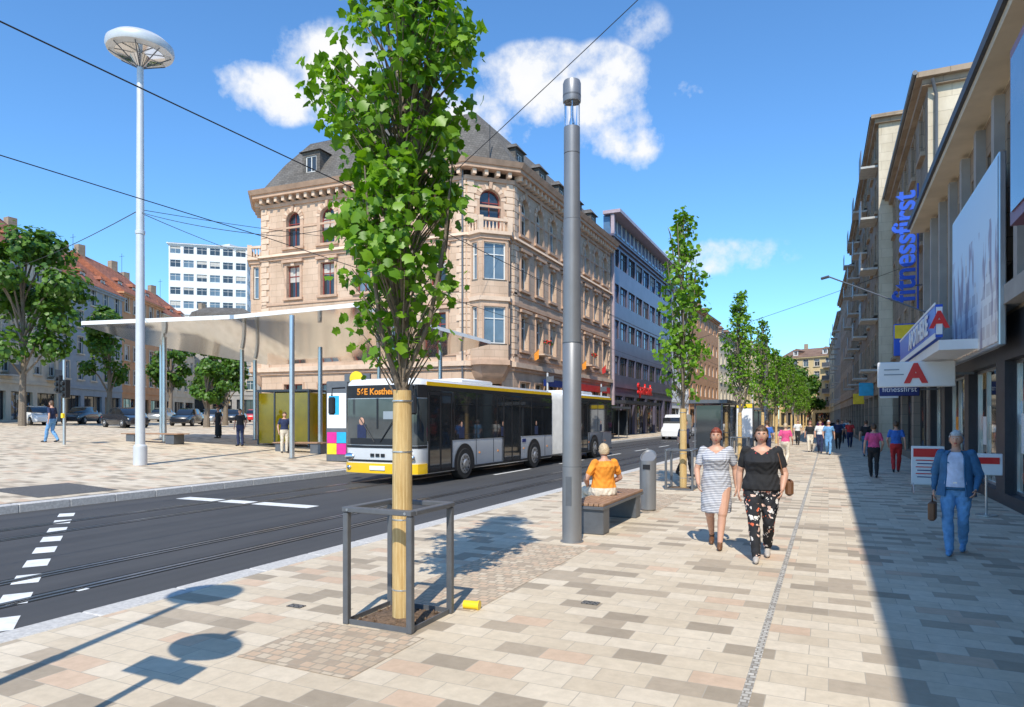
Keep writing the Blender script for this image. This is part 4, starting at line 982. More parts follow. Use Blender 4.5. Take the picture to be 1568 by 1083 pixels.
mb = MB(); rings = []
for k in range(25):
    y = 9.75 + 1.4 * k / 24; o = 0 if k % 2 == 0 else .07
    w, h0, h1 = W - .03 - o, .4 + o, 2.92 - o
    rings.append([(-w, y, h0), (w, y, h0), (w, y, h1 - .15), (w - .15, y, h1), (-w + .15, y, h1), (-w, y, h1 - .15)])
mb.loft(rings, 'bellows'); mb.build('bellows', E)
mb = MB()
def fband(z0, z1, o, m, pts=None): band(mb, pts or front, z0, z1, o, m, inner=-.01)
fband(1.12, 2.42, .012, 'glass_screen', front[0:]); fband(2.44, 2.80, .010, 'black'); fband(.32, .60, .02, 'yellow_paint'); fband(1.03, 1.10, .010, 'black')
fband(.64, .70, .008, 'black', front[3:-3])
mb.box((.0, -.014, 1.22), (1.9, .006, .16), 'black'); mb.box((-.55, -.014, 1.50), (.30, .006, .38), 'c_navy'); mb.box((.45, -.0145, 1.95), (.5, .006, .22), 'greyblue'); mb.ell((-.55, -.015, 1.78), (.09, .01, .11), 'skin', 10, 8)
for sx in (-1, 1):
    mb.ell((sx * 1.02, .045, .78), (.19, .06, .10), 'chrome', 14, 8); mb.ell((sx * 1.03, .03, .47), (.08, .05, .06), 'chrome', 10, 6)
    mb.tube([(sx * 1.2, .05, 2.75), (sx * 1.38, -.28, 2.72), (sx * 1.38, -.3, 2.5)], .025, 'black', 8); mb.rbox((sx * 1.38, -.3, 2.22), (.22, .12, .5), 'black', 0, .04)
    mb.tube([(sx * .1, -.03, 1.2), (sx * .62, -.035, 1.9)], .012, 'black', 6)
mb.rbox((0, -.03, .47), (.52, .02, .12), 'white', 0, .004); mb.box((-.0, -.012, 2.0), (.05, .03, .85), 'black')
for k, c in enumerate('abc'): mb.box((-.18 + k * .18, -.016, .83), (.13, .01, .09), 'black')
mb.build('front_details', E, recalc=False)
text('56E Kostheim', .25, (0, -.02, 2.61), (1, 0, 0), (0, 0, 1), 'c_orange', E, .006, name='destination_display', sx=1.0, bold=.006)
mb = MB()
for s in (-1, 1):
    X = s * (W + .008)
    def pan(y0, y1, z0, z1, m, dx=0.0): mb.box((X + s * dx, (y0 + y1) / 2, (z0 + z1) / 2), (.016, y1 - y0, z1 - z0), m)
    for (a, b) in ((.56, 9.7), (11.2, 17.7)):
        pan(a, b, 1.22, 2.66, 'glass_bus'); pan(a, b, 2.79, 2.90, 'yellow_paint', -.018); pan(a, b, .33, .40, 'black')
        pan(a, b, 2.665, 2.785, 'black')
        y = a + 1.45; k = 0
        while y < b - .6:
            pan(y - .02, y + .02, 1.22, 2.66, 'black', .006); pan(y + .1, y + 1.2, 2.28, 2.30, 'black', .006)
            if k % 2 == 0: pan(y + .3, y + .62, 1.26, 1.58, 'c_navy', .001); mb.ell((X + s * .002, y + .46, 1.68), (.012, .08, .10), 'skin', 8, 6)
            y += 1.42; k += 1
    if s == 1:
        for (a, b) in ((.62, 1.85), (5.35, 6.65), (12.7, 14.0)):
            pan(a, b, .36, 2.6, 'glass_bus', .010)
            for yy in (a, (a + b) / 2, b): pan(yy - .035, yy + .035, .36, 2.6, 'black', .018)
            pan(a, b, .36, .43, 'black', .018); pan(a, b, 2.52, 2.62, 'black', .018)
    for yw in (2.65, 7.95, 15.0):
        pts = [(X + s * .012, yw + .62 * math.cos(t_), .48 + .62 * math.sin(t_)) for t_ in [math.pi * k / 14 for k in range(15)]]
        pts = [(X + s * .012, yw + .62, .3)] + pts + [(X + s * .012, yw - .62, .3)]
        mb.quad(pts, 'black')
        wheel(mb, (X + s * .03, yw, .48), .48, .28, s)
    for y in (3.6, 4.9, 7.0, 9.2, 11.6, 14.2, 16.6): pan(y, y + .06, .75, .8, 'c_orange', .004)
    for y in (3.4, 4.6, 5.25, 6.75, 9.0, 12.4, 14.3, 16.2): pan(y, y + .012, .42, 1.2, 'black', -.004)
    pan(6.9, 7.2, 1.0, 1.12, 'navy', .002)
mb.build('side_glazing_and_wheels', E)

# ------------------------------------------------------------------ cars
def car(name, loc, rz, paint, van=False):
    E = empty(name, loc, rz); mb = MB()
    if van: st = [(-2.4, .8, .3, .8), (-2.3, .92, .25, 1.05), (-1.7, .97, .22, 1.2), (-.95, .98, .22, 1.95), (-.6, .98, .22, 2.2), (1.5, .98, .22, 2.25), (2.35, .96, .25, 2.2), (2.45, .9, .35, 2.0)]
    else: st = [(-2.1, .6, .3, .6), (-2.02, .76, .22, .74), (-1.3, .86, .2, .92), (-.6, .88, .2, .98), (.9, .88, .2, 1.0), (1.7, .86, .22, .98), (2.05, .78, .26, .9), (2.12, .62, .36, .72)]
    rings = []
    for y, w, a, b in st:
        rings.append([(-w * .9, y, a), (w * .9, y, a), (w, y, a + (b - a) * .25), (w, y, a + (b - a) * .7), (w * .88, y, b), (-w * .88, y, b), (-w, y, a + (b - a) * .7), (-w, y, a + (b - a) * .25)])
    mb.loft(rings, paint, smooth=True)
    if not van:
        g = [(-1.15, .74, .95, .96), (-.45, .72, .95, 1.38), (.2, .7, .95, 1.46), (1.0, .68, .95, 1.40), (1.75, .66, .95, .99)]
        rings = [[(-w, y, a), (w, y, a), (w * .82, y, b), (-w * .82, y, b)] for y, w, a, b in g]; mb.loft(rings, 'glass_bus')
        mb.loft([[(-.57, y, z), (.57, y, z), (.55, y, z + .03), (-.55, y, z + .03)] for y, z in ((-.42, 1.37), (.2, 1.45), (.98, 1.39))], paint)
    else:
        mb.box((0, -1.22, 1.68), (1.7, .5, .5), 'glass_bus', mat4=Matrix.Translation((0, -1.28, 1.6)) @ Matrix.Rotation(R(-45), 4, 'X'))
        for s in (-1, 1): mb.box((s * .975, -.75, 1.6), (.02, .9, .55), 'glass_bus')
    for s in (-1, 1):
        for y in (-1.35, 1.3): wheel(mb, (s * (.9 if not van else .99), y, .32), .32, .2, s)
        mb.ell((s * .6, st[1][0] + .02, .62), (.15, .06, .07), 'chrome', 8, 6); mb.ell((s * .66, st[-2][0], .75), (.12, .06, .08), 'red_paint', 8, 6)
    mb.build('body_and_wheels', E); return E
def onrow(px, py): return (px, py, zg(px) + .015)
sd = math.atan2(.53, .848)
for (x, y, r_, p_) in ((-56.5, 32.5, R(75), 'white_paint'), (-58.5, 37.3, sd, 'dark_paint'), (-61, 43.5, sd, 'dark_paint'), (-65, 50, sd, 'silver_paint'), (-69, 57, sd, 'dark_paint'), (-50, 41, sd, 'dark_paint'),
                       (-54.5, 47.5, sd, 'silver_paint'), (-58, 53.5, sd, 'dark_paint'), (-62, 29.5, R(75), 'silver_paint'), (-73, 63, sd, 'white_paint'), (-47.5, 33.5, R(80), 'dark_paint'), (-62, 60, sd, 'red_paint')):
    car('parked_car', onrow(x, y), r_, p_)
car('white_delivery_van', (-12.5, 62, RZ), 0, 'white_paint', True); car('red_delivery_van', (-8.6, 58, RZ), 0, 'red_paint', True); car('parked_car', (-12.6, 75, RZ), 0, 'silver_paint'); car('parked_car', (-8.3, 84, RZ), 0, 'dark_paint')

# ------------------------------------------------------------------ people
def person(name, loc, heading, H=1.7, stout=1.0, pose='walk', ph=1, top='c_white', bottom='c_navy', skin='skin', hair='h_brown', shoes='black', sleeve='short', dress=None, legskin=False, vox=.02, detail=False, female=False, hairlen=.0, calf_skin=False, extra=None, arm_mod=None):
    s = H / 1.7; E = empty(name, loc, heading)
    caps = []
    V3 = lambda *a: Vector(a)
    def cap(a, b, ra, rb, tag): caps.append((Vector(a), Vector(b), ra, rb, tag))
    dz = -.37 if pose == 'sit' else 0; W = stout
    J = {}
    for sd in (1, -1):
        f = sd * ph
        J['hip', sd] = V3(.088 * sd * (.5 + .5 * W), 0, .90 + dz)
        if pose == 'walk':
            if f > 0: J['kn', sd] = V3(.09 * sd, -.15, .49); J['an', sd] = V3(.06 * sd, -.24, .085); J['toe', sd] = V3(0, -.15, .02)
            else: J['kn', sd] = V3(.085 * sd, -.05, .47); J['an', sd] = V3(.07 * sd, .20, .14); J['toe', sd] = V3(0, -.13, -.095)
            if f > 0: J['el', sd] = V3((.20 + .05 * W) * sd, .09, 1.11); J['wr', sd] = V3((.215 + .05 * W) * sd, .06, .87)
            else: J['el', sd] = V3((.21 + .05 * W) * sd, .0, 1.10); J['wr', sd] = V3((.19 + .04 * W) * sd, -.17, .91)
        elif pose == 'stand':
            J['kn', sd] = V3(.10 * sd, -.02, .48); J['an', sd] = V3(.10 * sd, .02, .085); J['toe', sd] = V3(.03 * sd, -.15, -.04)
            J['el', sd] = V3((.22 + .04 * W) * sd, .03, 1.11); J['wr', sd] = V3((.21 + .04 * W) * sd, -.06, .87)
        else:
            J['kn', sd] = V3(.12 * sd, -.43, .52); J['an', sd] = V3(.11 * sd, -.42, .085); J['toe', sd] = V3(.02 * sd, -.15, -.04)
            J['el', sd] = V3(.25 * W * sd, -.04, 1.12 + dz); J['wr', sd] = V3(.17 * sd, -.25, .97 + dz)
    if arm_mod:
        for k, v in arm_mod.items(): J[k] = Vector(v)
    for sd in (1, -1):
        hip, kn, an = J['hip', sd], J['kn', sd], J['an', sd]
        mid = hip.lerp(kn, .45); lt = 'skin' if legskin else 'bottom'; ct = 'skin' if (legskin or calf_skin) else 'bottom'
        cap(hip, mid, .098 * W, .083 * W, lt); cap(mid, kn, .083 * W, .062 * (W * .5 + .5), lt)
        cm = kn.lerp(an, .33) + V3(0, .015, 0); q = 1.0 if ct == 'skin' else 1.25
        cap(kn, cm, .056 * q, .058 * q, ct); cap(cm, an, .057 * q, .036 * q * (1.2 if ct != 'skin' else 1), ct)
        toe = J['toe', sd]; heel = an + V3(0, .035, -.045)
        tp = an + V3(toe.x, toe.y, 0); tp.z = .045
        if pose != 'walk': tp.z = .03
        heel.z = max(.035, heel.z)
        cap(an, heel, .038, .036, 'shoes'); cap(heel, tp, .038, .036, 'shoes'); cap(tp + V3(0, .05, 0.005), tp + V3(0, -.03, -.005), .042, .028, 'shoes')
        sh = V3(.165 * sd * (.6 + .4 * W), .0, 1.385 + dz); el, wr = J['el', sd], J['wr', sd]
        k = {'none': 0, 'short': .62, 'long': 1}[sleeve]; aw = .5 + .5 * W; fat = 1.15 if sleeve == 'long' else 1
        if k == 0: cap(sh, el, .05 * aw, .04 * aw, 'skin')
        else:
            m_ = sh.lerp(el, k); cap(sh, m_, .058 * aw * fat, .052 * aw * fat, 'sleeve')
            if k < 1: cap(m_, el, .043 * aw, .038 * aw, 'skin')
        ft = 'sleeve' if sleeve == 'long' else 'skin'
        fm_ = el.lerp(wr, .3); cap(el, fm_, .04 * fat * aw, .039 * fat * aw, ft); cap(fm_, wr, .039 * fat * aw, .026 * fat, ft)
        d = (wr - el).normalized(); lat = V3(0, -1, 0); lat = (lat - d * lat.dot(d)).normalized(); nrm = V3(-sd, 0, 0); nrm = (nrm - d * nrm.dot(d) - lat * nrm.dot(lat)).normalized()
        if detail:
            for j, ln in enumerate((.070, .078, .073, .057)):
                o = (1.5 - j) * .019; kn_ = wr + d * (.085 - abs(j - 1.2) * .004) + lat * o
                cap(wr + d * .01 + lat * o * .6, kn_, .014, .0115, 'skin')
                p = kn_; c = 0
                for q_, fl in enumerate((.45, .32, .23)):
                    c += .28 + .05 * j; dd = (d * math.cos(c) + nrm * math.sin(c)); p2 = p + dd * ln * fl * 1.05; cap(p, p2, .0092 - .0006 * q_, .0088 - .0006 * q_, 'skin'); p = p2
            p = wr + d * .025 + lat * .022; dd = (d * .75 + lat * .6 + nrm * .25).normalized()
            for ln, r_ in ((.035, .0125), (.03, .0105), (.025, .0095)):
                p2 = p + dd * ln; cap(p, p2, r_, r_ * .93, 'skin'); p = p2; dd = (dd + d * .4 + nrm * .15).normalized()
        else:
            cap(wr, wr + d * .08, .027, .026, 'skin'); cap(wr + d * .08, wr + d * .15 + nrm * .02, .024, .014, 'skin'); cap(wr + d * .03 + lat * .02, wr + d * .08 + lat * .04, .013, .010, 'skin')
    bust = .035 if female else .0
    Rr = [(.80, .10, .09, 0), (.86, .155, .115, .01), (.94, .172, .125, .012), (1.02, .160, .118, 0), (1.10, .145, .105, -.005), (1.18, .150, .112 + bust * .3, -.01 - bust * .3), (1.26, .158, .115 + bust, -.012 - bust * .7), (1.33, .160, .108 + bust * .4, -.008 - bust * .3), (1.385, .150, .088, 0), (1.425, .10, .066, .0), (1.45, .06, .055, .0)]
    tr = [(z + dz, rx * (W if z < 1.38 else .5 + .5 * W), ry * (1 + (W - 1) * 1.25 if z < 1.36 else 1), yo - (W - 1) * .08 * (1 if .9 < z < 1.3 else 0)) for z, rx, ry, yo in Rr]
    stacks = [(tr, 'torso')]
    if dress:
        stacks.append(([(dress, .155 * W + .02, .125 * W + .035, 0), (dress + .15, .16 * W + .02, .13 * W + .03, 0), (.78, .172 * W, .135 * W, .0), (.95, .172 * W, .132 * W, 0), (1.05, .15 * W, .11 * W, 0)], 'dress'))
    elif detail and pose == 'walk':
        stacks.append(([(.90, .178 * W + .008, .134 * W + .012, -.005), (.98, .172 * W + .006, .130 * W + .008, -.012), (1.08, .152 * W, .112 * W, -.012)], 'dress'))
    cap(V3(0, .005, 1.40 + dz), V3(0, -.012, 1.53 + dz), .056 * (.7 + .3 * W), .05, 'skin')
    mb = MB()
    for a, b, ra, rb, tag in caps:
        n_ = 12 if vox < .012 else 8
        mb.tube([a, b], [ra, rb], 'skin', n_, True, False); mb.ell(a, (ra, ra, ra), 'skin', n_, 6); mb.ell(b, (rb, rb, rb), 'skin', n_, 6)
    for st, tag in stacks:
        mb.loft([[(rx * math.cos(2 * math.pi * k / 24), yo + ry * math.sin(2 * math.pi * k / 24), z) for k in range(24)] for z, rx, ry, yo in st], 'skin')
    o = mb.build('tmp', None)
    md = o.modifiers.new('r', 'REMESH'); md.mode = 'VOXEL'; md.voxel_size = vox
    sm = o.modifiers.new('s', 'SMOOTH'); sm.factor = .5; sm.iterations = 2
    dg = bpy.context.evaluated_depsgraph_get(); me = bpy.data.meshes.new_from_object(o.evaluated_get(dg)); bpy.data.objects.remove(o)
    me.materials.clear()
    nv = len(me.vertices); co = np.empty(nv * 3); me.vertices.foreach_get('co', co); co = co.reshape(-1, 3)
    nf = len(me.polygons); ce = np.empty(nf * 3); me.polygons.foreach_get('center', ce); ce = ce.reshape(-1, 3)
    best = np.full(nf, 1e9); bt = np.zeros(nf, int); tags = ['skin', 'sleeve', 'bottom', 'shoes', 'torso', 'dress']
    for a, b, ra, rb, tag in caps:
        A = np.array(a); B = np.array(b); ab = B - A; L2 = max((ab @ ab), 1e-9); t_ = np.clip(((ce - A) @ ab) / L2, 0, 1)
        dd = np.linalg.norm(ce - (A + t_[:, None] * ab), axis=1) - (ra + (rb - ra) * t_); k = dd < best; best[k] = dd[k]; bt[k] = tags.index(tag)
    for st, tag in stacks:
        zz = np.array([r[0] for r in st]); rx = np.interp(ce[:, 2], zz, [r[1] for r in st]); ry = np.interp(ce[:, 2], zz, [r[2] for r in st]); yo = np.interp(ce[:, 2], zz, [r[3] for r in st])
        dd = (np.sqrt((ce[:, 0] / rx) ** 2 + ((ce[:, 1] - yo) / ry) ** 2) - 1) * np.minimum(rx, ry) + 10 * np.maximum(0, zz[0] - .01 - ce[:, 2]) + 10 * np.maximum(0, ce[:, 2] - zz[-1]); k = dd < best + (.006 if tag == 'dress' else 0); best[k] = dd[k]; bt[k] = tags.index(tag)
    for x in (M[skin], M[top], M[bottom], M[shoes]): me.materials.append(x)
    waist = (.97 if not dress else -1) + dz
    idx = np.zeros(nf, int)
    idx[bt == 1] = 1; idx[bt == 2] = 2; idx[bt == 3] = 3; idx[bt == 5] = 1
    to = bt == 4; idx[to] = np.where(ce[to][:, 2] > waist, 1, 2); neck = to & (ce[:, 2] > 1.415 + dz); idx[neck] = 0
    if female:
        vn = to & (ce[:, 1] < -.02) & (ce[:, 2] > 1.345 + dz + np.abs(ce[:, 0]) * .6) & (np.abs(ce[:, 0]) < .09); idx[vn] = 0
    me.polygons.foreach_set('material_index', idx.tolist()); me.polygons.foreach_set('use_smooth', [True] * nf)
    cl = np.zeros(nv, bool); lp = np.empty(len(me.loops), int); me.loops.foreach_get('vertex_index', lp)
    pv = np.empty(nf, int); me.polygons.foreach_get('loop_total', pv); cl[lp[np.repeat(idx, pv) > 0]] = True; cl &= co[:, 2] > .12
    no = np.empty(nv * 3); me.vertices.foreach_get('normal', no); no = no.reshape(-1, 3)
    w = np.sin(co[:, 2] * 55 + 3 * np.sin(co[:, 0] * 23) + 4 * np.sin(co[:, 1] * 19)) * .0030 + np.sin(co[:, 0] * 70 + co[:, 2] * 30) * .0022
    co[cl] += (no * w[:, None])[cl]; co *= s; co[:, 2] -= max(0, co[:, 2].min()); me.vertices.foreach_set('co', co.ravel()); me.update()
    ob = bpy.data.objects.new('body', me); S.collection.objects.link(ob); ob.parent = E
    hc = Vector((0, -.022, 1.588 + dz)); hd = MB(); nu, nv_ = (36, 28) if detail else (18, 14)
    def hp(x, y, z, k=1.0):
        X, Y, Z = .076 * x, .094 * y, .114 * z
        if z < 0: X *= 1 - .30 * (-z) ** 1.6; Y *= 1 - .12 * (-z) ** 2
        if y > 0 and z < -.2: Y *= .86
        if y < 0:
            f = -y
            Y -= .020 * math.exp(-(x / .13) ** 2) * max(0, min(1, (.28 - z) / .45)) * (1 if z > -.2 else max(0, 1 - (-.2 - z) / .12)) * f
            for sx in (-1, 1): Y += .009 * math.exp(-((x - sx * .40) / .2) ** 2 - ((z - .06) / .13) ** 2) * f
            Y -= .004 * math.exp(-(x / .3) ** 2 - ((z + .47) / .08) ** 2); Y += .003 * math.exp(-(x / .3) ** 2 - ((z + .60) / .05) ** 2)
            Y -= .008 * math.exp(-(x / .28) ** 2 - ((z + .85) / .14) ** 2); Y -= .004 * math.exp(-((z - .24) / .09) ** 2) * math.exp(-(x / .6) ** 2)
        return Vector((X, Y, Z)) * k + hc
    def sph(k, cond=None, m='skin', nz=0):
        vs = []
        for i in range(nv_ + 1):
            th = math.pi * i / nv_
            for j in range(nu):
                p_ = 2 * math.pi * j / nu; x, y, z = math.sin(th) * math.cos(p_), math.sin(th) * math.sin(p_), math.cos(th)
                kk = k + (noise.noise(Vector((x, y, z)) * 4) * nz)
                vs.append((hp(x, y, z, 1) - hc) * kk + hc if not nz else Vector((.076 * x, .096 * y, .114 * z)) * kk + hc)
        fs = []
        for i in range(nv_):
            for j in range(nu):
                th = math.pi * (i + .5) / nv_; p_ = 2 * math.pi * (j + .5) / nu; c = (math.sin(th) * math.cos(p_), math.sin(th) * math.sin(p_), math.cos(th))
                if cond is None or cond(*c): fs.append((i * nu + j, (i + 1) * nu + j, (i + 1) * nu + (j + 1) % nu, i * nu + (j + 1) % nu))
        hd.add(vs, fs, m, True)
    sph(1.0, None, skin)
    lo = -.45 - hairlen
    sph(1.13, lambda x, y, z: (y > -.12 + .25 * max(0, -z) and z > lo) or (z > .50 + .25 * x * x * (y < 0)) or (y > -.45 and z > .25), hair, .10)
    sph(1.05, lambda x, y, z: (y > -.10 and z > lo) or z > .47, hair, .05)
    if hairlen > .3:
        hd.ell(hc + V3(0, .055, -.10), (.075, .05, .11), hair)
    for sx in (-1, 1):
        hd.ell(hc + V3(sx * .074, .008, -.005), (.012, .02, .03), skin)
        if detail:
            e = hp(sx * .37, -.9, .06); hd.ell(e + V3(0, .004, 0), (.0135, .009, .008), 'eye'); hd.ell(e + V3(0, -.004, 0), (.0055, .003, .0055), 'iris')
            hd.tube([hp(sx * .2, -.93, .22) + V3(0, -.003, 0), hp(sx * .38, -.9, .26) + V3(0, -.004, 0), hp(sx * .56, -.8, .2) + V3(0, -.002, 0)], .0035, hair, 6)
    if detail: hd.ell(hp(0, -.9, -.47) + V3(0, .001, .004), (.023, .006, .005), 'lip'); hd.ell(hp(0, -.9, -.55) + V3(0, .003, .002), (.02, .006, .006), 'lip')
    ho = hd.build('head', E, recalc=False, ang=80); ho.scale = (s, s, s)
    if extra:
        xm = MB(); extra(xm, s); xo = xm.build('accessories', E); xo.scale = (s, s, s)
    return E
def bag_strap(m, s):
    m.tube([(.17, -.02, 1.45), (.22, -.10, 1.25), (.27, -.05, 1.02)], .008, 'leather', 6); m.tube([(.17, .0, 1.45), (.25, .10, 1.2), (.27, .05, 1.02)], .008, 'leather', 6)
    m.rbox((.33, .06, .92), (.10, .26, .2), 'leather', 0, .03)
    for k in range(9):
        a = math.pi * (k + .5) / 9; m.ell((.07 * math.cos(a), -.125 - .02 * math.sin(a), 1.37 - .055 * math.sin(a)), (.009, .007, .009), 'red_paint', 8, 5)
    m.ell((.05, -.205, 1.24), (.03, .01, .022), 'red_paint', 8, 5); m.ell((-.04, -.205, 1.2), (.022, .01, .018), 'sign_yellow', 8, 5)
person('woman_in_striped_dress', (-1.44, 9.9, 0), R(6), 1.66, 1.22, ph=1, top='stripe', hair='h_red', skin='skin', sleeve='short', dress=.50, legskin=True, vox=.008, detail=True, female=True, shoes='leather')
person('woman_in_black_top', (-.78, 9.25, 0), R(4), 1.70, 1.34, ph=-1, top='c_black', bottom='floral', hair='h_brown', sleeve='short', vox=.008, detail=True, female=True, shoes='shoe_w', hairlen=.25, extra=bag_strap)
def jacket(m, s):
    rings = []
    for z, rx, ry in ((.80, .245, .19), (.92, .225, .175), (1.10, .20, .158), (1.26, .195, .15), (1.36, .19, .13), (1.43, .12, .085)):
        rings.append([((rx + .0) * math.sin(a), (ry) * math.cos(a), z) for a in [R(-148 + 296 * k / 24) for k in range(25)]])
    m.loft(rings, 'c_denim', cap=False, smooth=True, closed=False)
    inner = [[(x * .96, y * .96, z) for x, y, z in r] for r in rings]; m.loft(inner, 'c_denim', cap=False, smooth=True, closed=False)
    for sd in (0, -1):
        m.tube([rings[k][sd] for k in range(len(rings))], .012, 'c_denim', 6)
    m.rbox((-.27, -.14, .58), (.09, .26, .26), 'leather', 0, .02); m.tube([(-.27, -.2, .70), (-.27, -.17, .80), (-.27, -.12, .70)], .008, 'leather', 6)
    m.rbox((0, -.165, .985), (.05, .02, .035), 'alu', 0, .004)
person('elderly_man_in_denim_jacket', (1.55, 10.75, 0), R(-12), 1.63, 1.10, ph=-1, top='c_denim', bottom='c_jeans', hair='h_grey', sleeve='long', vox=.008, detail=True, shoes='c_jeans', extra=jacket)
E = bpy.data.objects['elderly_man_in_denim_jacket']; mb = MB(); rings = []
for z, rx, ry in ((.93, .20, .165), (.98, .195, .162), (1.1, .175, .150), (1.22, .172, .146), (1.33, .167, .128), (1.41, .10, .088)):
    rings.append([(rx * math.sin(a), -ry * math.cos(a) - .014, z) for a in [R(-50 + 100 * k / 12) for k in range(13)]])
mb.loft(rings, 'c_shirt', cap=False, smooth=True, closed=False); o = mb.build('shirt_front', E); o.scale = (1.63 / 1.7,) * 3
person('seated_woman_in_orange', (-3.50, 11.25, 0), R(-130), 1.74, 1.35, pose='sit', top='c_orange', bottom='c_cream', hair='h_blond', sleeve='short', vox=.011, detail=True, female=True)
bg = [('woman_in_pink_top', (1.25, 23.4), 180, 1.64, 'c_pink', 'c_black', 'h_brown', 1), ('man_with_blue_jacket', (2.05, 26), 175, 1.7, 'c_blue', 'c_red', 'h_brown', -1),
      ('woman_in_pink_top', (-1.5, 28.0), 170, 1.62, 'c_pink', 'c_cream', 'h_blond', 1), ('pedestrian', (-.4, 39), 0, 1.7, 'c_white', 'c_navy', 'h_brown', 1), ('pedestrian', (-.9, 40), 0, 1.66, 'c_black', 'c_cream', 'h_red', -1),
      ('pedestrian', (.0, 37.2), 0, 1.7, 'c_jeans', 'c_jeans', 'h_grey', 1), ('pedestrian', (.5, 44), 180, 1.75, 'c_navy', 'c_black', 'h_brown', 1), ('pedestrian', (1.2, 47), 180, 1.7, 'c_red', 'c_navy', 'h_brown', -1), ('pedestrian', (-1.9, 50), 0, 1.7, 'c_white', 'c_black', 'h_brown', 1),
      ('pedestrian', (.9, 55), 0, 1.7, 'c_denim', 'c_black', 'h_brown', 1), ('pedestrian', (1.6, 36), 180, 1.72, 'c_black', 'c_denim', 'h_brown', 1), ('pedestrian', (-.6, 62), 0, 1.7, 'c_pink', 'c_navy', 'h_brown', 1), ('pedestrian', (1.4, 66), 0, 1.7, 'c_white', 'c_navy', 'h_brown', -1), ('pedestrian', (.3, 70), 180, 1.7, 'c_black', 'c_navy', 'h_blond', 1),
      ('man_in_dark_clothes', (-4.1, 21.5), 60, 1.78, 'c_navy', 'c_black', 'h_brown', 1), ('pedestrian', (-2.4, 31), 180, 1.72, 'c_blue', 'c_navy', 'h_brown', 1)]
for nm, (x, y), hd_, H, t1, b1, h1, ph in bg: person(nm, (x, y, 0), R(hd_), H, 1.05, ph=ph, top=t1, bottom=b1, hair=h1, vox=.022, sleeve='short')
for nm, (x, y), hd_, H, t1, b1, h1, ps in (('man_walking_on_plaza', (-30.1, 17.9), -70, 1.78, 'c_navy', 'c_jeans', 'h_brown', 'walk'), ('woman_in_long_black_dress', (-29.4, 26), 0, 1.66, 'c_black', 'c_black', 'h_brown', 'stand'), ('waiting_passenger', (-20.6, 21.6), 60, 1.7, 'c_navy', 'c_cream', 'h_brown', 'stand'), ('waiting_passenger', (-24.5, 22.9), 20, 1.7, 'c_black', 'c_navy', 'h_brown', 'stand'), ('waiting_passenger', (-16.2, 42), 90, 1.7, 'c_white', 'c_navy', 'h_brown', 'stand'), ('waiting_passenger', (-15.8, 46.5), 90, 1.7, 'c_black', 'c_navy', 'h_blond', 'stand')):
    person(nm, (x, y, zg(x)), R(hd_), H, 1.05, pose=ps, top=t1, bottom=b1, hair=h1, vox=.02, sleeve='short', dress=.15 if 'long_black' in nm else None)

# ------------------------------------------------------------------ world
w = bpy.data.worlds.new('World'); S.world = w; w.use_nodes = True; nt = w.node_tree; bg_ = nt.nodes['Background']
sky = nt.nodes.new('ShaderNodeTexSky'); sky.sky_type = 'NISHITA'; sky.sun_disc = False
sky.sun_elevation = R(SUN_EL); sky.sun_rotation = R(180 - SUN_AZ); sky.air_density = 1.0; sky.dust_density = .3; sky.ozone_density = 1.6
tc = nt.nodes.new('ShaderNodeTexCoord'); sp = nt.nodes.new('ShaderNodeSeparateXYZ'); nt.links.new(tc.outputs['Generated'], sp.inputs[0])
X, Y, Z = sp.outputs
az = mth(nt, 'MULTIPLY', mth(nt, 'ARCTAN2', X, Y), 57.2958)
hz = mth(nt, 'SQRT', mth(nt, 'ADD', mth(nt, 'MULTIPLY', X, X), mth(nt, 'MULTIPLY', Y, Y)))
el = mth(nt, 'MULTIPLY', mth(nt, 'ARCTAN2', Z, hz), 57.2958)
blobs = [(-44.5, 24.4, 3.8, 1.9, 1), (-39.5, 26.2, 4.6, 2.9, 1), (-28, 23.4, 4.8, 2.8, 1), (-22.5, 26.0, 5.2, 2.7, 1.1), (-17.5, 25.3, 4.0, 3.1, 1.1), (-15.6, 22.4, 2.8, 2.5, 1), (-10.5, 25.2, 2.4, 1.2, .5), (-14.0, 29.5, 2, 1.4, .35), (-9, 12.8, 6, 1.3, .45)]
acc = None
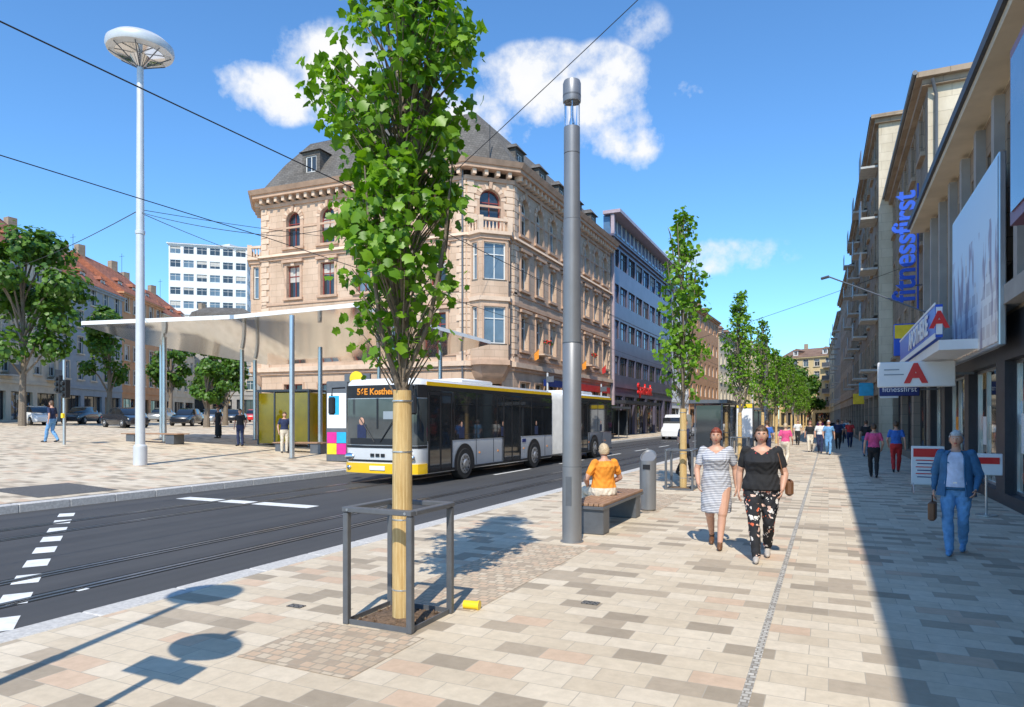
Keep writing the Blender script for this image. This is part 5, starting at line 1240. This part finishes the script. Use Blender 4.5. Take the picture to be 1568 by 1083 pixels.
for a, e, wa, we, k in blobs:
    dx = mth(nt, 'DIVIDE', mth(nt, 'SUBTRACT', az, a), wa * 1.3); dy = mth(nt, 'DIVIDE', mth(nt, 'SUBTRACT', el, e), we * 1.3)
    m_ = mth(nt, 'SUBTRACT', 1.0, mth(nt, 'ADD', mth(nt, 'MULTIPLY', dx, dx), mth(nt, 'MULTIPLY', dy, dy)))
    m_ = mth(nt, 'MULTIPLY', mth(nt, 'MAXIMUM', m_, 0.0), k)
    acc = m_ if acc is None else mth(nt, 'MAXIMUM', acc, m_)
nz = nt.nodes.new('ShaderNodeTexNoise'); nz.inputs['Scale'].default_value = 15; nz.inputs['Detail'].default_value = 6; nz.inputs['Roughness'].default_value = .6
nt.links.new(tc.outputs['Generated'], nz.inputs['Vector'])
d = mth(nt, 'ADD', acc, mth(nt, 'MULTIPLY', mth(nt, 'SUBTRACT', nz.outputs['Fac'], .575), 2.9))
d = mth(nt, 'MULTIPLY', d, mth(nt, 'GREATER_THAN', acc, 0.0))
dens = mth(nt, 'MULTIPLY', d, 1.4, True)
dens = mth(nt, 'MULTIPLY', dens, mth(nt, 'MULTIPLY', acc, 4, True), True)
shade = ramp(nt, mth(nt, 'MULTIPLY', d, 1.0, True), [(0, (7.2, 7.6, 8.2)), (1, (8.2, 8.15, 8.1))])
tint = mixc(nt, 1.0, sky.outputs[0], (.90, 1.46, 1.90), 'MULTIPLY')
nt.links.new(mixc(nt, mth(nt, 'MULTIPLY', dens, .97), tint, shade), bg_.inputs[0]); bg_.inputs[1].default_value = .125

su = bpy.data.lights.new('sun', 'SUN'); su.energy = 5.0; su.angle = R(.5); su.color = (1, .935, .82)
so = bpy.data.objects.new('sun', su); S.collection.objects.link(so)
dv = Vector((-math.sin(R(SUN_AZ)) * math.cos(R(SUN_EL)), math.cos(R(SUN_AZ)) * math.cos(R(SUN_EL)), -math.sin(R(SUN_EL))))
so.rotation_euler = dv.to_track_quat('-Z', 'Y').to_euler(); so.location = (0, 0, 50)
cam = bpy.data.cameras.new('camera'); cam.sensor_width = 36; cam.lens = 23.8; cam.shift_y = .0635; cam.clip_end = 3000; cam.clip_start = .05
co_ = bpy.data.objects.new('camera', cam); S.collection.objects.link(co_); co_.location = (0, 0, 1.8); co_.rotation_euler = (R(90), 0, R(25.06)); S.camera = co_
S.view_settings.view_transform = 'Standard'; S.view_settings.look = 'None'; S.view_settings.exposure = 0
